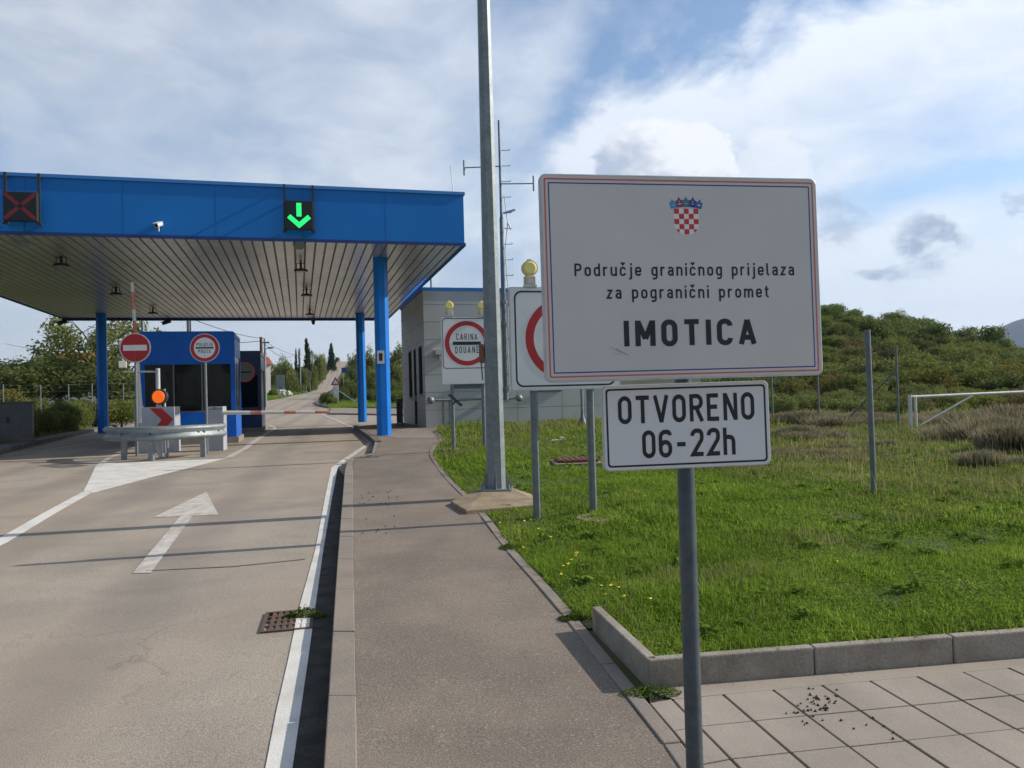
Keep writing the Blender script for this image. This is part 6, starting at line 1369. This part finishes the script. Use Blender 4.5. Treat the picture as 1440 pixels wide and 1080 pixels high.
def SS(x, lo, hi):
    n = nt.nodes.new('ShaderNodeMapRange'); n.interpolation_type = 'SMOOTHSTEP'; nt.links.new(x, n.inputs[0]); n.inputs[1].default_value = lo; n.inputs[2].default_value = hi; return n.outputs[0]
def INV(x): return MA('SUBTRACT', 1.0, x)
def NOISE(vec, s, det=6, rough=.55, dist=0.0):
    n = nt.nodes.new('ShaderNodeTexNoise'); n.inputs['Scale'].default_value = s; n.inputs['Detail'].default_value = det; n.inputs['Roughness'].default_value = rough; n.inputs['Distortion'].default_value = dist; nt.links.new(vec, n.inputs['Vector']); return n.outputs['Fac']
def VEC(x, y, z):
    n = nt.nodes.new('ShaderNodeCombineXYZ')
    for i, v in enumerate((x, y, z)):
        if isinstance(v, (int, float)): n.inputs[i].default_value = v
        else: nt.links.new(v, n.inputs[i])
    return n.outputs[0]
def MIXC(f, a, b):
    n = nt.nodes.new('ShaderNodeMix'); n.data_type = 'RGBA'
    for i, v in ((0, f), (6, a), (7, b)):
        if isinstance(v, (int, float)): n.inputs[i].default_value = v
        elif isinstance(v, tuple): n.inputs[i].default_value = (*v, 1)
        else: nt.links.new(v, n.inputs[i])
    return n.outputs[2]
tc = nt.nodes.new('ShaderNodeTexCoord'); sp = nt.nodes.new('ShaderNodeSeparateXYZ'); nt.links.new(tc.outputs['Generated'], sp.inputs[0])
dx_, dy_, dz_ = sp.outputs
yy = MA('MAXIMUM', dy_, .3); uu = MA('DIVIDE', dx_, yy); vv = MA('DIVIDE', dz_, yy)
den = MA('ADD', MA('MAXIMUM', dz_, 0), .22); cv = VEC(MA('DIVIDE', dx_, den), MA('DIVIDE', dy_, den), 0)
big = NOISE(cv, .9, 7, .55, .3); fine_ = NOISE(cv, 3.2, 8, .6, .4)
fr2 = VEC(MA('MULTIPLY', uu, 1.0), MA('MULTIPLY', vv, 1.6), 0); puff = NOISE(fr2, 16, 8, .62); wob = NOISE(fr2, 5, 6, .6); puff2 = NOISE(VEC(MA('ADD', uu, 3.1), vv, 0), 24, 8, .65)
u2 = MA('ADD', uu, MA('MULTIPLY', MA('SUBTRACT', puff, .5), .08)); v2 = MA('ADD', vv, MA('MULTIPLY', MA('SUBTRACT', wob, .5), .10))
front_ = SS(dy_, .25, .5)
# general veil
cover = MA('ADD', .48, MA('MULTIPLY', MA('SUBTRACT', big, .5), 2.2)); cover = MA('ADD', cover, MA('MULTIPLY', MA('SUBTRACT', fine_, .5), 1.5))
cover = MA('ADD', cover, MA('MULTIPLY', SS(uu, .08, -.15), .22))
# blue gap high right of the lamp pole
e1 = MA('ADD', .245, MA('MULTIPLY', u2, .95)); e2 = MA('ADD', .335, MA('MULTIPLY', u2, .32)); edge_v = MA('ADD', MA('MINIMUM', e1, e2), MA('MULTIPLY', MA('SUBTRACT', fine_, .5), .16))
above = SS(MA('SUBTRACT', v2, edge_v), -.05, .07); gap = MA('MULTIPLY', MA('MULTIPLY', above, SS(uu, -.05, .09)), front_)
cover = MA('SUBTRACT', cover, MA('MULTIPLY', gap, .62))
below = MA('MULTIPLY', MA('MULTIPLY', INV(above), SS(uu, -.02, .12)), front_); cover = MA('ADD', cover, MA('MULTIPLY', below, .42))
edgeband = MA('MULTIPLY', below, SS(MA('SUBTRACT', edge_v, v2), .13, .0)); cover = MA('ADD', cover, MA('MULTIPLY', edgeband, .35))
# lower blue band
lb = MA('ABSOLUTE', MA('SUBTRACT', v2, MA('ADD', .150, MA('MULTIPLY', u2, .20)))); lbm = MA('MULTIPLY', MA('MULTIPLY', SS(lb, .038, .005), SS(uu, .33, .5)), front_); cover = MA('SUBTRACT', cover, MA('MULTIPLY', lbm, .62))
# streaks in the gap
sk = MA('ABSOLUTE', MA('SUBTRACT', u2, MA('ADD', .335, MA('MULTIPLY', MA('SUBTRACT', vv, .48), .7)))); cover = MA('ADD', cover, MA('MULTIPLY', MA('MULTIPLY', SS(sk, .035, .0), SS(vv, .38, .46)), .55))
sk2 = MA('ABSOLUTE', MA('SUBTRACT', u2, MA('ADD', .045, MA('MULTIPLY', MA('SUBTRACT', vv, .40), .45)))); cover = MA('ADD', cover, MA('MULTIPLY', MA('MULTIPLY', SS(sk2, .07, .0), SS(vv, .26, .36)), .45))
# horizon haze
cover = MA('ADD', cover, MA('MULTIPLY', SS(dz_, .22, .0), .35))
cl = nt.nodes.new('ShaderNodeClamp'); nt.links.new(cover, cl.inputs[0]); cover = cl.outputs[0]
def blob(cu_, cv_, ru, rv, soft=.35):
    u3 = MA('ADD', u2, MA('MULTIPLY', MA('SUBTRACT', puff2, .5), .07)); v3 = MA('ADD', v2, MA('MULTIPLY', MA('SUBTRACT', puff, .5), .07))
    a = MA('POWER', MA('DIVIDE', MA('SUBTRACT', u3, cu_), ru), 2); b = MA('POWER', MA('DIVIDE', MA('SUBTRACT', v3, cv_), rv), 2); return MA('MULTIPLY', SS(MA('ADD', a, b), 1.25, 1 - soft), front_)
# sun-side brightening; unseen sky behind the view dimmed to deepen the shade
sn = nt.nodes.new('ShaderNodeVectorMath'); sn.operation = 'DOT_PRODUCT'; nt.links.new(tc.outputs['Generated'], sn.inputs[0]); sn.inputs[1].default_value = tuple(sd3); cosn = sn.outputs['Value']
br = MA('ADD', .17, MA('MULTIPLY', SS(cosn, -.5, .9), .30)); br = MA('ADD', br, MA('MULTIPLY', SS(dy_, -.1, .75), .60)); br = MA('ADD', br, MA('MULTIPLY', MA('SUBTRACT', fine_, .5), .22)); br = MA('ADD', br, MA('MULTIPLY', edgeband, .10))
cs = nt.nodes.new('ShaderNodeVectorMath'); cs.operation = 'SCALE'; cs.inputs[0].default_value = (.88, .93, 1.0); nt.links.new(br, cs.inputs['Scale'])
skm = nt.nodes.new('ShaderNodeVectorMath'); skm.operation = 'SCALE'; skm.inputs['Scale'].default_value = .15; nt.links.new(sky.outputs[0], skm.inputs[0])
skb = nt.nodes.new('ShaderNodeVectorMath'); skb.operation = 'MULTIPLY'; skb.inputs[1].default_value = (1.0, 1.02, 1.04); nt.links.new(skm.outputs[0], skb.inputs[0])
col = MIXC(MA('MULTIPLY', cover, .86), skb.outputs[0], cs.outputs[0])
# cumulus behind the sign: bright tops, grey underside
cum = blob(.205, .285, .095, .065, .10); cum2 = blob(.345, .292, .045, .05, .5); cum3 = blob(-.02, .135, .10, .05, .7)
shade = SS(MA('ADD', MA('SUBTRACT', v2, MA('MULTIPLY', MA('SUBTRACT', u2, .2), -.5)), MA('MULTIPLY', MA('SUBTRACT', puff, .5), .12)), .255, .33)
cc_ = MIXC(shade, (.46, .54, .69), (1.0, 1.02, 1.05)); col = MIXC(MA('MULTIPLY', cum, .9), col, cc_); col = MIXC(MA('MULTIPLY', cum2, .6), col, (.95, .98, 1.03)); col = MIXC(MA('MULTIPLY', cum3, .3), col, (.36, .43, .56))
for cu_, cv_, ru, rv, a_ in ((.545, .185, .047, .030, .75), (.475, .145, .030, .014, .65), (.425, .225, .035, .03, .45), (.66, .235, .02, .02, .4), (.03, .19, .035, .02, .3), (.50, .150, .06, .01, .2)):
    col = MIXC(MA('MULTIPLY', MA('MULTIPLY', blob(cu_, cv_, ru * 1.15, rv * 1.15, .95), a_ * 1.25), SS(puff, .30, .56)), col, (.36, .45, .60))
nt.links.new(col, bg.inputs[0]); bg.inputs[1].default_value = 1.0

scene.render.engine = 'CYCLES'
vs_ = scene.view_settings; vs_.view_transform = 'Standard'; vs_.look = 'None'; vs_.exposure = .05; vs_.gamma = 1
scene.cycles.max_bounces = 6; scene.cycles.transparent_max_bounces = 6
